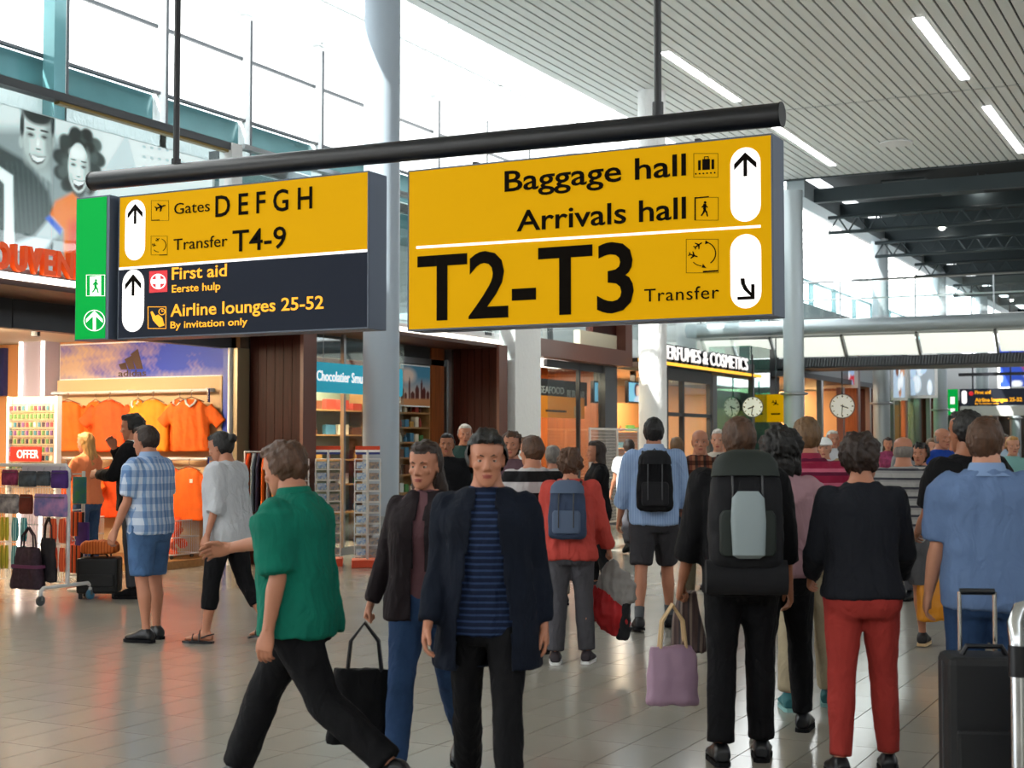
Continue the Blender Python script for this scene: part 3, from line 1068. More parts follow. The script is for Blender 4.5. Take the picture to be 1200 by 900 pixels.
# sky mural with a sports mark
c = Canvas(-15.05, -12.08, 2.52, 3.0, 150, 40, '#1f43c0')
nz = c.noise(1, 4, 2)
cl = np.clip(.9 - (c.u + 14.6) * .42 + nz * .55 - (c.v - 2.5) * .6, 0, 1)
c._mix(cl, '#c9a78c')
c._mix(np.clip(.5 - (c.v - 2.52) * 4 + nz * .2, 0, 1) * .6, '#e8d8cc')
mu = thing('wall_mural', 'sky blue mural with clouds and a three-bar sports mark above the orange jerseys', 'mural', (0, 15.09, 0))
c.build('mural_print', lambda a, b: (a, -.012, b), M_print, mu)
part('backing', MB().box(-15.06, -.01, 2.5, -12.07, .0, 3.02), M_white, mu)
M_mark = mat('brown_mark', '#4a3426', .5)
a0 = atY(156, 420, 15.09)
for i, (w, h) in enumerate(((.1, .1), (.1, .19), (.1, .28))):
    x = a0.x - .2 + i * .14
    part('bar', MB().prism([(x, 2.63), (x + .115, 2.63), (x + .115 - .0, 2.66), (x + .03 - .12, 2.63 + h), (x - .1, 2.63 + h * .9 - .02)][:2] + [(x + .115 - .1 * (1 - 0) * h / .28, 2.63 + h), (x - .1 * h / .28 - .01, 2.63 + h * .75)],
                           lambda u, v, d: (u, -d, v), .013, .02), M_mark, mu)
lettering('lettering', 'adidas', a0.x - .25, 2.535, a0.x + .25, 2.62, M_mark, mu, -.013, .006, .012)

# beige display wall and rails
part('display_panel', MB().box(-15.05, 15.03, .1, -12.1, 15.1, 2.5), M_beige, wl)
M_collar = mat('white_collar', '#e9e4dc', .7)
M_navy = mat('navy_collar', '#1c1c3a', .7)
def jersey_mesh(seed, m, sl=.2):
    mb = MB()
    rings = []
    for z, hw, hd in ((0, .245, .05), (.1, .25, .055), (.3, .245, .06), (.5, .25, .065), (.6, .225, .06), (.665, .12, .045), (.69, .06, .03)):
        rings.append(oval((0, 0, z), hw, hd, 20, 3))
    mb.loft(rings)
    for s in (-1, 1):
        A = Vector((s * .2, 0, .58)); B = Vector((s * (.2 + sl), 0, .36))
        ax = (B - A).normalized(); u = Vector((0, 1, 0)); v = ax.cross(u)
        rr = []
        for t, r in ((0, .1), (.5, .095), (1, .09)):
            p = A.lerp(B, t)
            rr.append([p + u * .04 * math.cos(q) + v * r * math.sin(q) for q in [2 * PI * k / 14 for k in range(14)]])
        mb.loft(rr)
    return remesh(mb, .016, 2, fold=lambda co, n: .012 * wav(co * np.array([1, 1, .25]), 22, seed) + .004 * wav(co, 50, seed), mats=[m], name='jersey')
jm = [jersey_mesh(1, M_orange), jersey_mesh(4, M_orange2), jersey_mesh(6, M_orange3)]

def hanger_mb():
    return MB().tube([(-.17, 0, .655), (0, 0, .72), (.17, 0, .655)], .008, 6).tube([(0, 0, .72), (0, 0, .77), (.015, 0, .80), (0, .02, .81), (-.01, .0, .79)], .005, 6)
hang_me = hanger_mb().mesh('hanger', [M_chrome])

JLAB = {}
def jersey(x, y, z, rot, k, label, collar=None, badge=None, sc=1.0, trim=None):
    t = thing('football_shirt', label, 'shirt', (x, y, z), R(rot), 'orange shirts on the shop rails')
    t.scale = (sc,) * 3
    link('cloth', jm[k], t)
    link('hanger', hang_me, t)
    if collar:
        part('collar', MB().tube([(-.07, -.045, .68), (-.05, -.07, .63), (0, -.08, .59), (.05, -.07, .63), (.07, -.045, .68)], .014, 8), collar, t, smooth=True)
    if badge == 'number':
        lettering('badge', '0', -.03, .45, .03, .53, M_collar, t, -.075, .006, .02)
    elif badge == 'crest':
        part('badge', MB().cbox((.08, -.075, .52), (.04, .01, .05)), M_collar, t)
    if trim:
        part('sleeve_trim', MB().prism([(-.36, .46), (-.22, .58), (-.2, .545), (-.34, .43)], lambda u, v, d: (u, d, v), -.065, -.055), M_collar, t)
        part('sleeve_trim', MB().prism([(-.345, .425), (-.205, .54), (-.19, .51), (-.33, .40)], lambda u, v, d: (u, d, v), -.065, -.055), M_navy, t)
    return t
rz = 2.31
for z_, nm in ((rz, 'upper'), (1.40, 'lower')):
    t = thing('clothes_rail', nm + ' white clothes rail on the beige shop wall behind the jerseys', 'rail', (-15.0, 14.88, z_), group='clothes rails')
    part('bar', MB().tube([(0, 0, 0), (2.8, 0, .0)], .02, 10), M_wire, t, smooth=True)
    for x in (.05, 1.4, 2.77):
        part('bracket', MB().box(x - .012, -.01, -.02, x + .012, .16, .03), M_wire, t)
    part('end_drop', MB().box(2.79, -.015, -.16, 2.81, .015, .02), M_chrome, t)
J = [(-14.93, 20, 1, 'orange yellow shirt at the left end of the upper rail beside the lit pillar', None, None, 0),
     (-14.62, 35, 0, 'orange shirt second from the left on the upper rail, above the blonde girl', None, None, 0),
     (-14.22, -10, 0, 'orange shirt on the upper rail with a white and navy sleeve band', None, None, 1),
     (-13.85, 15, 2, 'deep orange shirt on the upper rail above the man in the black jacket', None, None, 0),
     (-13.45, -12, 1, 'golden orange shirt on the upper rail with a red and white collar', M_collar, None, 0),
     (-13.08, 10, 1, 'golden orange shirt behind the white collared shirt on the upper rail', None, None, 0),
     (-12.72, -4, 0, 'orange shirt on the upper rail with white collar and small white number', M_collar, 'number', 0),
     (-12.42, 25, 0, 'orange shirt at the right end of the upper rail beside the blue edge', M_collar, None, 0)]
for i, (x, r0, k, lb, co_, bd, tr_) in enumerate(J):
    jersey(x, 14.92 - .12 * (i % 2), rz - .81, r0, k, lb, co_, bd, 1.0, tr_)
J2 = [(-14.75, 20, 2, 'deep orange shirt at the left end of the lower rail behind the blonde girl'), (-14.3, -8, 0, 'orange shirt with a white band on the lower rail right of the blonde girl'),
      (-13.9, 15, 2, 'orange shirt on the lower rail half hidden by the black jacket'), (-13.2, 10, 1, 'light orange shirt on the lower rail behind the man in blue checks'),
      (-12.85, -10, 2, 'red orange shirt on the lower rail between the two walking shoppers'), (-12.45, 8, 0, 'orange shirt with a small badge at the right end of the lower rail')]
for i, (x, r0, k, lb) in enumerate(J2):
    jersey(x, 14.92 - .12 * (i % 2), 1.40 - .81, r0, k, lb, None, 'crest' if i == 5 else None, 1.0, 1 if i == 1 else 0)

def wire_basket(name, label, x, y, z, w, d, h, m_fill, seed):
    t = thing('wire_basket', label, 'basket', (x, y, z), group='wire baskets of orange fan goods')
    mb = MB()
    for (a, b, c_) in ((0, 0, 0), (0, 0, h * .5), (0, 0, h)):
        mb.tube([(-w / 2, -d / 2, c_), (w / 2, -d / 2, c_), (w / 2, d / 2, c_), (-w / 2, d / 2, c_), (-w / 2, -d / 2, c_)], .008, 6)
    part('rim', mb, M_wire, t)
    mb = MB(); n = int(w / .04)
    for i in range(n + 1):
        u = -w / 2 + w * i / n
        mb.tube([(u, -d / 2, 0), (u, -d / 2, h)], .0035, 4); mb.tube([(u, d / 2, 0), (u, d / 2, h)], .0035, 4)
    for i in range(int(d / .04) + 1):
        u = -d / 2 + i * .04
        mb.tube([(-w / 2, u, 0), (-w / 2, u, h)], .0035, 4); mb.tube([(w / 2, u, 0), (w / 2, u, h)], .0035, 4)
    part('wires', mb, M_wire, t, kind='stuff')
    for sx in (-1, 1):
        for sy in (-1, 1):
            part('caster', MB().tube([(sx * w * .4 - .01, sy * d * .4, -.03), (sx * w * .4 + .01, sy * d * .4, -.03)], .03, 10), M_grey, t)
    r = np.random.default_rng(seed)
    mb = MB()
    for i in range(26):
        mb.ell((r.uniform(-.38, .38) * w, r.uniform(-.36, .36) * d, r.uniform(.06, 1.0) * h), (.09, .07, .06), Euler(r.uniform(0, 3, 3)).to_matrix(), 8, 5)
    o = link('fan_scarves', remesh(mb, .02, 1, fold=lambda co, n: .02 * wav(co, 45, seed % 5), mats=[m_fill], name='fan_scarves'), t)
    o['kind'] = 'stuff'
wire_basket('wire_basket', 'white wire basket of orange goods behind the man in the black jacket', -14.05, 14.35, .16, .62, .5, .46, M_orange3, 3)
wire_basket('wire_basket', 'white wire basket heaped with orange goods between the checked shirt and the white blouse', -12.72, 14.65, .16, .72, .5, .44, M_orange3, 8)

# keyring display beside the lit pillar
ks = thing('keyring_stand', 'keyring display stand hung with small trinkets beside the lit pillar', 'stand', atX(42, 545, -13.6))
ks.location.z = 0
part('board', MB().box(-.5, .03, .9, .36, .06, 2.2), mat('peg_board', '#c7a588', .6), ks)
part('post', MB().box(-.5, -.02, 0, -.46, .06, 2.2).box(.33, -.02, 0, .37, .06, 2.2), M_wire, ks)
cols_ = [mat('trinket_' + n_, h_, .5) for n_, h_ in (('red', '#b0383a'), ('green', '#5a7a48'), ('cream', '#d8c8a8'), ('teal', '#3c6c78'), ('dark', '#3a3038'), ('purple', '#6a4470'))]
for k in range(6):
    mb = MB()
    for row in range(10):
        for i in range(11):
            if (row * 7 + i * 5 + row * i) % 6 != k: continue
            x = -.42 + i * .07; z = 2.05 - row * .105
            mb.cbox((x, -.02, z), (.035, .02, .06)); mb.tube([(x, .03, z + .045), (x, -.03, z + .045)], .003, 4)
    part('trinkets', mb, cols_[k], ks, kind='stuff')
part('offer_sign', MB().box(-.32, -.12, 1.38, .2, -.1, 1.56), mat('offer_red', '#c2261c', .4), ks, label='red offer sign')
lettering('lettering', 'OFFER', -.2, 1.42, .17, 1.52, M_white, ks, -.122, .004, .01)

# big poster of a laughing couple behind the glass balustrade (printed board)
def PX(px, py):
    p = atX(px, py, -11.42); return (p.y, p.z)
c = Canvas(6.2, 13.95, 3.62, 5.12, 420, 130, '#dfe6e6')
def pp(*q): return [PX(a, b) for a, b in q]
c.poly(pp((-60, 150), (20, 150), (110, 175), (110, 330), (-60, 330)), '#8b9698', .15)
c.poly(pp((120, 150), (235, 178), (235, 215), (120, 215)), '#e9eded', .1)
for i in range(8):
    for j in range(3):
        a_, b_ = PX(168 + i * 9, 172 + j * 12 + i * 1.3)
        c.ell(a_, b_, .035, .018, '#a5b2b6', .5, 0, .8)
c.poly(pp((120, 200), (148, 155), (160, 200)), '#cfd9dc', .04)
# man: shirt, neck, head, hair
c.poly(pp((-30, 168), (0, 172), (28, 188), (44, 208), (56, 225), (62, 250), (60, 300), (-30, 300)), '#283434', .06)
for q in range(9):
    c.poly(pp((6 + q * 6, 190), (8 + q * 6, 190), (20 + q * 5, 300), (16 + q * 5, 300)), '#465656', .03, .6)
c.poly(pp((30, 185), (56, 180), (60, 215), (46, 205)), '#a9b3b2', .04)
a_, b_ = PX(43, 163); c.ell(a_, b_, .205, .315, '#d4dad8', .10)
for q in (24, 61): a2, b2 = PX(q, 166); c.ell(a2, b2, .035, .07, '#b4bcba', .4)
a2, b2 = PX(57, 166); c.ell(a2, b2, .07, .26, '#7f8988', .9, 0, .8)
a2, b2 = PX(30, 172); c.ell(a2, b2, .05, .16, '#aab2b0', .9, 0, .7)
a2, b2 = PX(43, 190); c.ell(a2, b2, .15, .09, '#8d9594', .8, 0, .6)
a2, b2 = PX(43, 133); c.ell(a2, b2, .225, .125, '#1a2020', .35)
a2, b2 = PX(61, 146); c.ell(a2, b2, .03, .13, '#20282a', .5); a2, b2 = PX(25, 146); c.ell(a2, b2, .03, .13, '#20282a', .5)
for q in ((35, 158), (51, 161)):
    a2, b2 = PX(*q); c.ell(a2, b2, .062, .034, '#8a9392', .8, 0, .8); c.ell(a2, b2, .038, .013, '#0c1010', .5)
    a2, b2 = PX(q[0], q[1] - 7); c.ell(a2, b2, .062, .014, '#1c2222', .5)
a2, b2 = PX(44, 170); c.ell(a2, b2, .022, .07, '#eef2f0', .7); a2, b2 = PX(44, 175); c.ell(a2, b2, .04, .012, '#6a7271', .7)
c.poly(pp((33, 180), (43, 184), (53, 184), (49, 191), (43, 193), (37, 189)), '#2a3030', .02); c.poly(pp((35, 181), (43, 185), (52, 185), (48, 189), (43, 190), (38, 187)), '#ffffff', .015)
# woman: curls, face, shirt, arm
for q in range(110):
    a_, b_ = PX(92 + 24 * math.cos(q * 2.4) * (.4 + .6 * (q % 5) / 4), 190 + 34 * math.sin(q * 2.4) * (.4 + .6 * (q % 5) / 4))
    c.ell(a_, b_, .085, .07, ('#161c1c', '#2a3231', '#4c5654', '#101414')[q % 4], .6)
a_, b_ = PX(91, 197); c.ell(a_, b_, .155, .275, '#dfe4e2', .10)
a2, b2 = PX(101, 202); c.ell(a2, b2, .05, .22, '#a2aaa8', .8, 0, .8); a2, b2 = PX(90, 180); c.ell(a2, b2, .11, .06, '#f4f6f5', .8)
for q in ((85, 193), (97, 196)):
    a2, b2 = PX(*q); c.ell(a2, b2, .048, .026, '#98a09f', .8, 0, .8); c.ell(a2, b2, .030, .011, '#0c1010', .5)
    a2, b2 = PX(q[0], q[1] - 6); c.ell(a2, b2, .045, .010, '#1c2222', .5)
a2, b2 = PX(91, 202); c.ell(a2, b2, .017, .055, '#f6f8f7', .7); a2, b2 = PX(91, 207); c.ell(a2, b2, .032, .010, '#6a7271', .7)
c.poly(pp((83, 209), (91, 212), (99, 212), (96, 221), (91, 224), (86, 219)), '#281c1c', .02); c.poly(pp((84, 210), (91, 213), (98, 213), (96, 216), (91, 218), (86, 215)), '#ffffff', .012)
a2, b2 = PX(82, 208); c.ell(a2, b2, .03, .05, '#b4bcba', .9, 0, .7)
c.poly(pp((0, 292), (40, 276), (62, 250), (74, 268), (44, 300), (0, 312)), '#c9d3d6', .06)
c.poly(pp((64, 236), (84, 226), (96, 238), (120, 238), (130, 330), (74, 330), (74, 270), (58, 252)), '#ee7a18', .05)
c.poly(pp((80, 262), (100, 250), (110, 330), (76, 330)), '#d94a1c', .12)
c.poly(pp((52, 256), (57, 252), (72, 268), (70, 276)), '#3a62c8', .03)
c.poly(pp((-2, 195), (14, 206), (16, 290), (4, 290), (4, 216), (-10, 200)), '#f2f5f5', .03)
po = thing('wall_poster', 'large grey photo poster of a smiling couple, the woman in an orange shirt', 'poster', (-11.42, 0, 0))
c.build('poster_print', lambda a, b: (.012, a, b), M_printlit, po)
part('board', MB().box(-.04, 6.2, 3.6, .01, 13.96, 5.13), M_white, po)
part('edge_trim', MB().box(-.045, 13.96, 3.6, .015, 13.99, 5.13), M_white, po)
# orange channel letters on the canopy
sv = thing('shop_sign', 'big orange SOUVENIRS letters standing on the shop canopy', 'sign', (-11.05, 9.55, 3.30))
part('base_rail', MB().box(-.03, -.1, .0, .03, 2.3, .035), M_grey, sv)
for ch, q0, q1 in (('S', -23, -10), ('O', -8, 11), ('U', 15, 31), ('V', 32.5, 49), ('E', 50.5, 64), ('N', 66, 85), ('I', 88, 92), ('R', 95, 109), ('S', 111, 123)):
    lettering('letter', ch, atX(q0, 305, -11).y - 9.55, .05, atX(q1, 305, -11).y - 9.55, .30, M_letter_o, sv, 0.0, .07, .03, plane='YZ')
# balustrade of glass with a dark rail
bl = struct('trim_1', None)
for a, b in ((6.0, 8.3), (8.33, 11.05), (11.08, 13.9)):
    part('glass_panel', MB().box(-11.2, a, 3.4, -11.18, b, 5.24), M_rail_glass, bl)
part('handrail', MB().box(-11.26, 6, 5.24, -11.12, 13.95, 5.33), M_grey, bl)
part('handrail_core', MB().box(-11.22, 11.1, 5.21, -11.14, 13.93, 5.24), mat('gold_line', '#8a7440', .4, metal=.5), bl)
part('rail_end', MB().box(-11.3, 13.95, 4.6, -11.1, 14.15, 5.33), M_white, bl)
for a, b in ((14.9, 17.6), (17.65, 20.4)):
    part('glass_panel', MB().box(-11.9, a, 3.4, -11.88, b, 5.3), M_rail_glass, bl)
part('handrail', MB().box(-12.0, 14.6, 5.3, -11.85, 20.6, 5.42), M_grey, bl)
part('slab_edge', MB().box(-14.2, 6, 5.35, -13.0, 36, 5.6), M_teal, wl)

# ---------------- chocolate shop window
part('shop_wall', MB().box(-16.5, 15.3, 0, -16.3, 36.5, 3.2), M_beige, wl)
part('shop_wall', MB().box(-16.3, 20.85, 0, -12.1, 21.0, 3.2), M_wood2, wl)
cw = struct('window_3', None)
part('pane', MB().box(-11.66, 15.9, .1, -11.65, 17.2, 3.15), M_glass, cw)
part('pane', MB().box(-11.66, 17.25, .1, -11.65, 18.9, 3.15), M_glass, cw)
part('window_frame', MB().box(-11.7, 15.6, 0, -11.6, 15.72, 3.19).box(-11.68, 17.2, 0, -11.62, 17.25, 3.19).box(-11.7, 15.6, 0, -11.6, 19, .1), M_steel, cw)
s_ = thing('shop_sign', 'turquoise panel lettered Chocolatier in the shop window, left of the tall column', 'sign', (-11.58, 0, 0))
q0, q1 = atX(363, 444, -11.58), atX(470, 444, -11.58)
t0, b0 = atX(400, 426.5, -11.58).z, atX(400, 461, -11.58).z
Mt = mat('turquoise', '#19a3c0', .4, emit='#1aa6c4', es=.35)
pts = []
r = .05
for cx, cz, a_ in ((q1.y - r, t0 - r, 0), (q0.y + r, t0 - r, PI / 2), (q0.y + r, b0 + r, PI), (q1.y - r, b0 + r, 1.5 * PI)):
    pts += [(cx + r * math.cos(a_ + i * PI / 8), cz + r * math.sin(a_ + i * PI / 8)) for i in range(5)]
part('panel', MB().prism(pts, lambda u, v, d: (d, u, v), 0, .03), Mt, s_)
lettering('lettering', 'Chocolatier Smurf', atX(369, 444, -11.58).y, (t0 + b0) / 2 - .05, atX(424, 444, -11.58).y + .1, (t0 + b0) / 2 + .09, M_sw, s_, .03, .004, .012, plane='YZ')  # letters glow to make up for the light missing on this side
for y in (16.6, 18.3):
    part('wire', MB().tube([(.015, y, t0), (.015, y, 3.2)], .004, 5), M_steel, s_)

M_box = [mat('gift_' + n_, h_, .5) for n_, h_ in (('cream', '#e8dcc4'), ('brown', '#6a3a22'), ('red', '#b03a2c'), ('blue', '#4a86a8'), ('gold', '#c79a4c'), ('green', '#4f8a4c'), ('white', '#f0f0ee'))]
def shelf_unit(name, label, x, y, w, d, zs, zmax, items, group, fill_label, m=M_basew, seed=1, axis='y', back=None, kinds=('box', 'bottle')):
    """open shelves facing +X; the goods on each shelf are things of their own"""
    t = thing(name, label, 'shelf', (x, y, 0))
    for z in zs:
        part('shelf', MB().box(0, 0, z - .025, d, w, z), m, t)
    part('side_panel', MB().box(0, -.03, 0, d, 0, zmax), m, t); part('side_panel', MB().box(0, w, 0, d, w + .03, zmax), m, t)
    part('back_panel', MB().box(-.02, -.03, 0, 0, w + .03, zmax), back or m, t)
    r = random.Random(seed)
    for si, z in enumerate(zs):
        n = items
        for i in range(n):
            yy = y + w * (i + .5) / n; hh = r.uniform(.09, .17); k = r.choice(kinds)
            mm = r.choice(M_box); cn = mm.name.split('_')[1]
            ORD = ('first', 'second', 'third', 'fourth', 'fifth', 'sixth', 'seventh', 'eighth', 'ninth', 'tenth', 'eleventh', 'twelfth')
            lab = cn + ' %s, ' + ORD[i] + ' from left, ' + LEV[si] + ' ' + fill_label
            if k == 'bottle':
                o = part('bottle', MB().lathe([(.026, 0), (.03, .01), (.03, hh * .6), (.011, hh * .78), (.011, hh)], n=10), mm, None, (x + d * .6, yy, z), smooth=True)
                tag(o, lab % 'bottle', 'bottle', 'bottles ' + fill_label)
            else:
                o = part('gift_box', MB().cbox((0, 0, hh / 2), (.08, w / n * .7, hh)), mm, None, (x + d * .6, yy, z))
                tag(o, lab % 'gift box', 'box', 'gift boxes ' + fill_label)
    return t
LEV = ('lowest', 'second', 'third', 'fourth', 'fifth', 'sixth')
sh = lambda nm: 'shelf ' + nm
shelf_unit('display_shelf', 'glass-front display shelf inside the chocolate shop window', -13.4, 16.6, 3.4, .4, [.5, .95, 1.35, 1.75, 2.15], 2.5, 9, '', sh('in the chocolate shop window'), seed=2, back=mat('warm_back', '#8d9a86', .6))
shelf_unit('display_shelf', 'souvenir shelf beside the column under a skyline picture', -12.35, 19.35, .92, .35, [.82, 1.11, 1.38, 1.63, 1.87, 2.11], 3.1, 6, '', sh('on the souvenir shelf beside the column'), M_basew, 5)
# skyline picture
c = Canvas(19.35, 20.27, 2.22, 2.86, 60, 60, '#4a93b8')
c.grad('v', 2.7, 2.4, '#e6c9b4', .8); c.ell(19.55, 2.7, .25, .12, '#efd9cc', .7)
for i, (yy, w, h) in enumerate(((19.4, .1, .2), (19.5, .08, .12), (19.62, .05, .36), (19.72, .12, .14), (19.86, .12, .24), (20.0, .06, .34), (20.08, .1, .22), (20.2, .1, .16))):
    c.poly([(yy - w / 2, 2.3), (yy - w / 2, 2.3 + h * .8), (yy, 2.3 + h * 1.1), (yy + w / 2, 2.3 + h * .8), (yy + w / 2, 2.3)], '#5a1a14', .01)
c.poly([(19.3, 2.2), (20.3, 2.2), (20.3, 2.34), (19.3, 2.32)], '#c98a5a', .03)
pi = thing('skyline_picture', 'picture of a dark red city skyline above the souvenir shelf', 'picture', (-12.0, 0, 0))
c.build('picture_print', lambda a, b: (.012, a, b), M_print, pi)
part('board', MB().box(-.02, 19.35, 2.2, .01, 20.27, 2.88), M_white, pi)
part('wood_pillar', MB().box(-12.35, 20.3, 0, -11.98, 20.72, 3.19), M_wood2, wl)
part('steel_post', MB().box(-12.1, 20.76, 0, -11.95, 20.98, 3.0), M_steel, wl)
part('header', MB().box(-12.3, 19.0, 2.9, -11.98, 20.76, 3.0), M_steel, wl)

# ---------------- third unit: brown framed glass shop
part('brown_beam', MB().box(-11.25, 22.3, 3.14, -10.95, 26.5, 3.45), M_brown, wl)
part('beam_end', MB().box(-11.25, 21.95, 3.2, -10.95, 22.3, 3.5), M_grey, wl)
part('brown_post', MB().box(-11.25, 26.15, 3.45, -10.95, 26.5, 5.4), M_brown, wl)
part('brown_panel', MB().box(-11.3, 25.0, 3.75, -11.15, 26.15, 5.4), M_wood, wl)
part('cream_panel', MB().box(-11.28, 24.4, 3.45, -11.14, 26.15, 3.75), mat('cream_panel', '#dcd2b8', .5), wl)
uw = struct('window_4', None)
for a, b in ((14.2, 16.6), (16.66, 19.1), (19.16, 21.9), (21.96, 24.9), (26.6, 29.0), (29.06, 31.5), (31.56, 34)):
    part('pane', MB().box(-11.2, a, 3.75 if a > 26 else 3.46, -11.18, b, 5.3), M_glass, uw)
part('window_frame', MB().box(-11.22, 14.2, 5.3, -11.1, 36, 5.36), M_steel, uw)
# white and dark leaning strips standing in for reflections in the upper panes
r = random.Random(5)
for i in range(9):
    y = 22.3 + i * .32
    part('hanging_banner', MB().add([(-12.0, y, 3.5), (-12.0, y + .16, 3.5), (-12.0, y + .1 + r.uniform(-.3, .3), 5.2), (-12.0, y - .1 + r.uniform(-.3, .3), 5.2),
                                     (-12.05, y, 3.5), (-12.05, y + .16, 3.5), (-12.05, y + .1, 5.2), (-12.05, y - .1, 5.2)],
                                    [(0, 1, 2, 3), (7, 6, 5, 4), (0, 4, 5, 1), (1, 5, 6, 2), (2, 6, 7, 3), (3, 7, 4, 0)]), M_white if i % 2 else M_dgrey, uw)
# bright pier between the units
pr = struct('column', None)
ya, yb = atX(604, 450, -10.9).y, atX(634, 450, -10.9).y
part('shaft', MB().box(-11.2, ya, 0, -10.9, yb, 5.2), M_white, pr, bevel=.01)
# glass front
gw = struct('window_5', None)
for a, b in ((21.2, 22.6), (23.3, 24.6), (24.65, 25.7)):
    part('pane', MB().box(-11.3, a, .1, -11.29, b, 3.1), M_glass, gw)
part('window_frame', MB().box(-11.35, 25.7, 0, -11.2, 26.3, 3.14), M_grey, gw)
part('window_frame', MB().box(-11.33, 24.6, 0, -11.26, 24.66, 3.14).box(-11.33, 23.2, 3.0, -11.26, 25.7, 3.14), M_dgrey, gw)
part('cream_lightbox', MB().box(-11.6, 22.7, 3.02, -11.35, 24.3, 3.2), M_strip, gw)
part('shop_wall', MB().box(-16.3, 26.35, 0, -11.3, 26.5, 3.2), M_wood2, wl)
bs = thing('shop_sign', 'black board lettered in grey inside the brown framed glass shop', 'sign', (-11.7, 0, 0))
g0, g1 = atX(634, 452, -11.7), atX(688, 452, -11.7)
part('board', MB().box(-.04, 21.4, 2.35, 0, g1.y, 2.82), M_black, bs)
M_pale = mat('pale_letters', '#a8b0ac', .5)
m_ = (g0.y + g1.y) / 2
lettering('lettering', 'BUB BAR', m_ + .1, 2.48, g1.y - .12, 2.64, M_pale, bs, .0, .01, .01, plane='YZ')
lettering('lettering', 'SEAFOOD', g0.y - .05, 2.55, m_ - .05, 2.68, M_pale, bs, .0, .01, .01, plane='YZ')
part('divider', MB().box(0, m_ - .02, 2.35, .01, m_ + .0, 2.82), M_grey, bs)
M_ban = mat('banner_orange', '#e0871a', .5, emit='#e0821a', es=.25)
h0, h1 = atX(588, 478, -11.65), atX(604, 478, -11.65)
bn = thing('shop_banner', 'orange banner with dark print under the black board in the glass shop', 'banner', (-11.65, 0, 0))
k0, k1 = atX(634, 478, -11.65), atX(685, 478, -11.65)
part('cloth', MB().box(-.01, 21.4, atX(660, 490, -11.65).z, 0, k1.y, atX(660, 465, -11.65).z), M_ban, bn)
part('print_bar', MB().box(0, k0.y + .2, 2.2, .008, k0.y + 1.1, 2.24), M_soffit, bn)
part('notice', MB().box(0, k1.y - .5, 2.1, .012, k1.y - .2, 2.33), M_beige, bn)

def screen(px0, px1, py0, py1, X, label, seed):
    a, b = atX(px0, (py0 + py1) / 2, X), atX(px1, (py0 + py1) / 2, X)
    zt, zb = atX((px0 + px1) / 2, py0, X).z, atX((px0 + px1) / 2, py1, X).z
    t = thing('television', label, 'television', (X, 0, 0), group='wall screens')
    part('case', MB().box(-.08, a.y - .03, zb - .03, -.01, b.y + .03, zt + .03), M_black, t)
    part('arm', MB().box(-.2, (a.y + b.y) / 2 - .03, zt, -.08, (a.y + b.y) / 2 + .03, 3.19), M_black, t)
    c = Canvas(a.y, b.y, zb, zt, 24, 20, '#7fc4e0')
    m = (a.y + b.y) / 2; mz = (zb + zt) / 2
    c.ell(m - .1, mz + .05, .16, .16, '#2a2030', .3); c.ell(m - .06, mz + .03, .1, .12, '#e8c4b0', .3); c.ell(m - .05, mz - .2, .22, .12, '#c8d8ea', .4)
    c.build('picture', lambda u, v: (0, u, v), M_printglow, t)
    return t
screen(697, 717, 449, 471, -11.42, 'lit screen showing a face, left of the grey shop post', 1)
screen(737, 760, 449, 471, -11.8, 'lit screen half hidden behind the white sunlit column', 2)
for k, (x, z) in enumerate(((-13.2, 1.2), (-13.2, 1.6))):
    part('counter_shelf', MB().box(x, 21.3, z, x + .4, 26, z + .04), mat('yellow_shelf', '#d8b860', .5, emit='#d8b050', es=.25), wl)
shelf_unit('display_shelf', 'back shelf inside the brown framed glass shop', -13.6, 21.4, 4.5, .4, [.9, 1.25, 1.6], 2.2, 12, '', sh('in the brown framed glass shop'), M_wood2, 8)
# mesh fence
fe = thing('mesh_fence', 'white mesh fence panel in front of the glass shop', 'fence', (0, 0, 0))
f0, f1 = atX(691, 500, -10.75), atX(748, 500, -10.75)
mb = MB()
for y in (f0.y, (f0.y * .45 + f1.y * .55), f1.y): mb.tube([(-10.75, y, 0), (-10.75, y, 1.9)], .022, 8)
for z in (1.88, .95, .12): mb.tube([(-10.75, f0.y, z), (-10.75, f1.y, z)], .016, 8)
part('frame', mb, M_wire, fe)
mb = MB(); n = 44
for i in range(n): y = f0.y + (f1.y - f0.y) * i / n; mb.tube([(-10.75, y, .1), (-10.75, y, 1.88)], .003, 4)
for i in range(30): z = .12 + i * .06; mb.tube([(-10.75, f0.y, z), (-10.75, f1.y, z)], .003, 4)
part('wire_mesh', mb, M_wire, fe, kind='stuff')

# ---------------- perfume shop
pf = thing('shop_sign', 'white PERFUMES & COSMETICS letters above a yellow lit canopy edge', 'sign', (-10.9, 0, 0))
part('canopy', MB().box(-.9, 26.7, 3.26, 0, 34.6, 3.34), M_dgrey, pf)
part('yellow_edge', MB().box(-.02, 26.7, 3.27, .03, 34.8, 3.335), M_yglow, pf, label='yellow lit canopy edge')
y_ = atX(776, 420, -10.9).y
o = lettering('lettering', 'PERFUMES & COSMETICS', y_, 3.40, 33.75, 3.69, M_sw, pf, 0.0, .03, .0, plane='YZ')
o = lettering('letter_casing', 'PERFUMES & COSMETICS', y_ - .02, 3.375, 33.80, 3.70, M_black, pf, -.10, .095, .045, plane='YZ', label='dark letter sides')
dw = struct('door_1', None)
for px0, px1 in ((780, 797), (799, 829), (831, 834)):
    a, b = atX(px0, 480, -11.1).y, atX(px1, 480, -11.1).y
    part('door_frame', MB().box(-11.15, a - .06, 0, -11.05, a + .04, 3.0), M_dgrey, dw)
a, b = atX(780, 480, -11.1).y, atX(832, 480, -11.1).y
part('pane', MB().box(-11.11, a, .1, -11.1, b, 3.0), M_glass, dw)
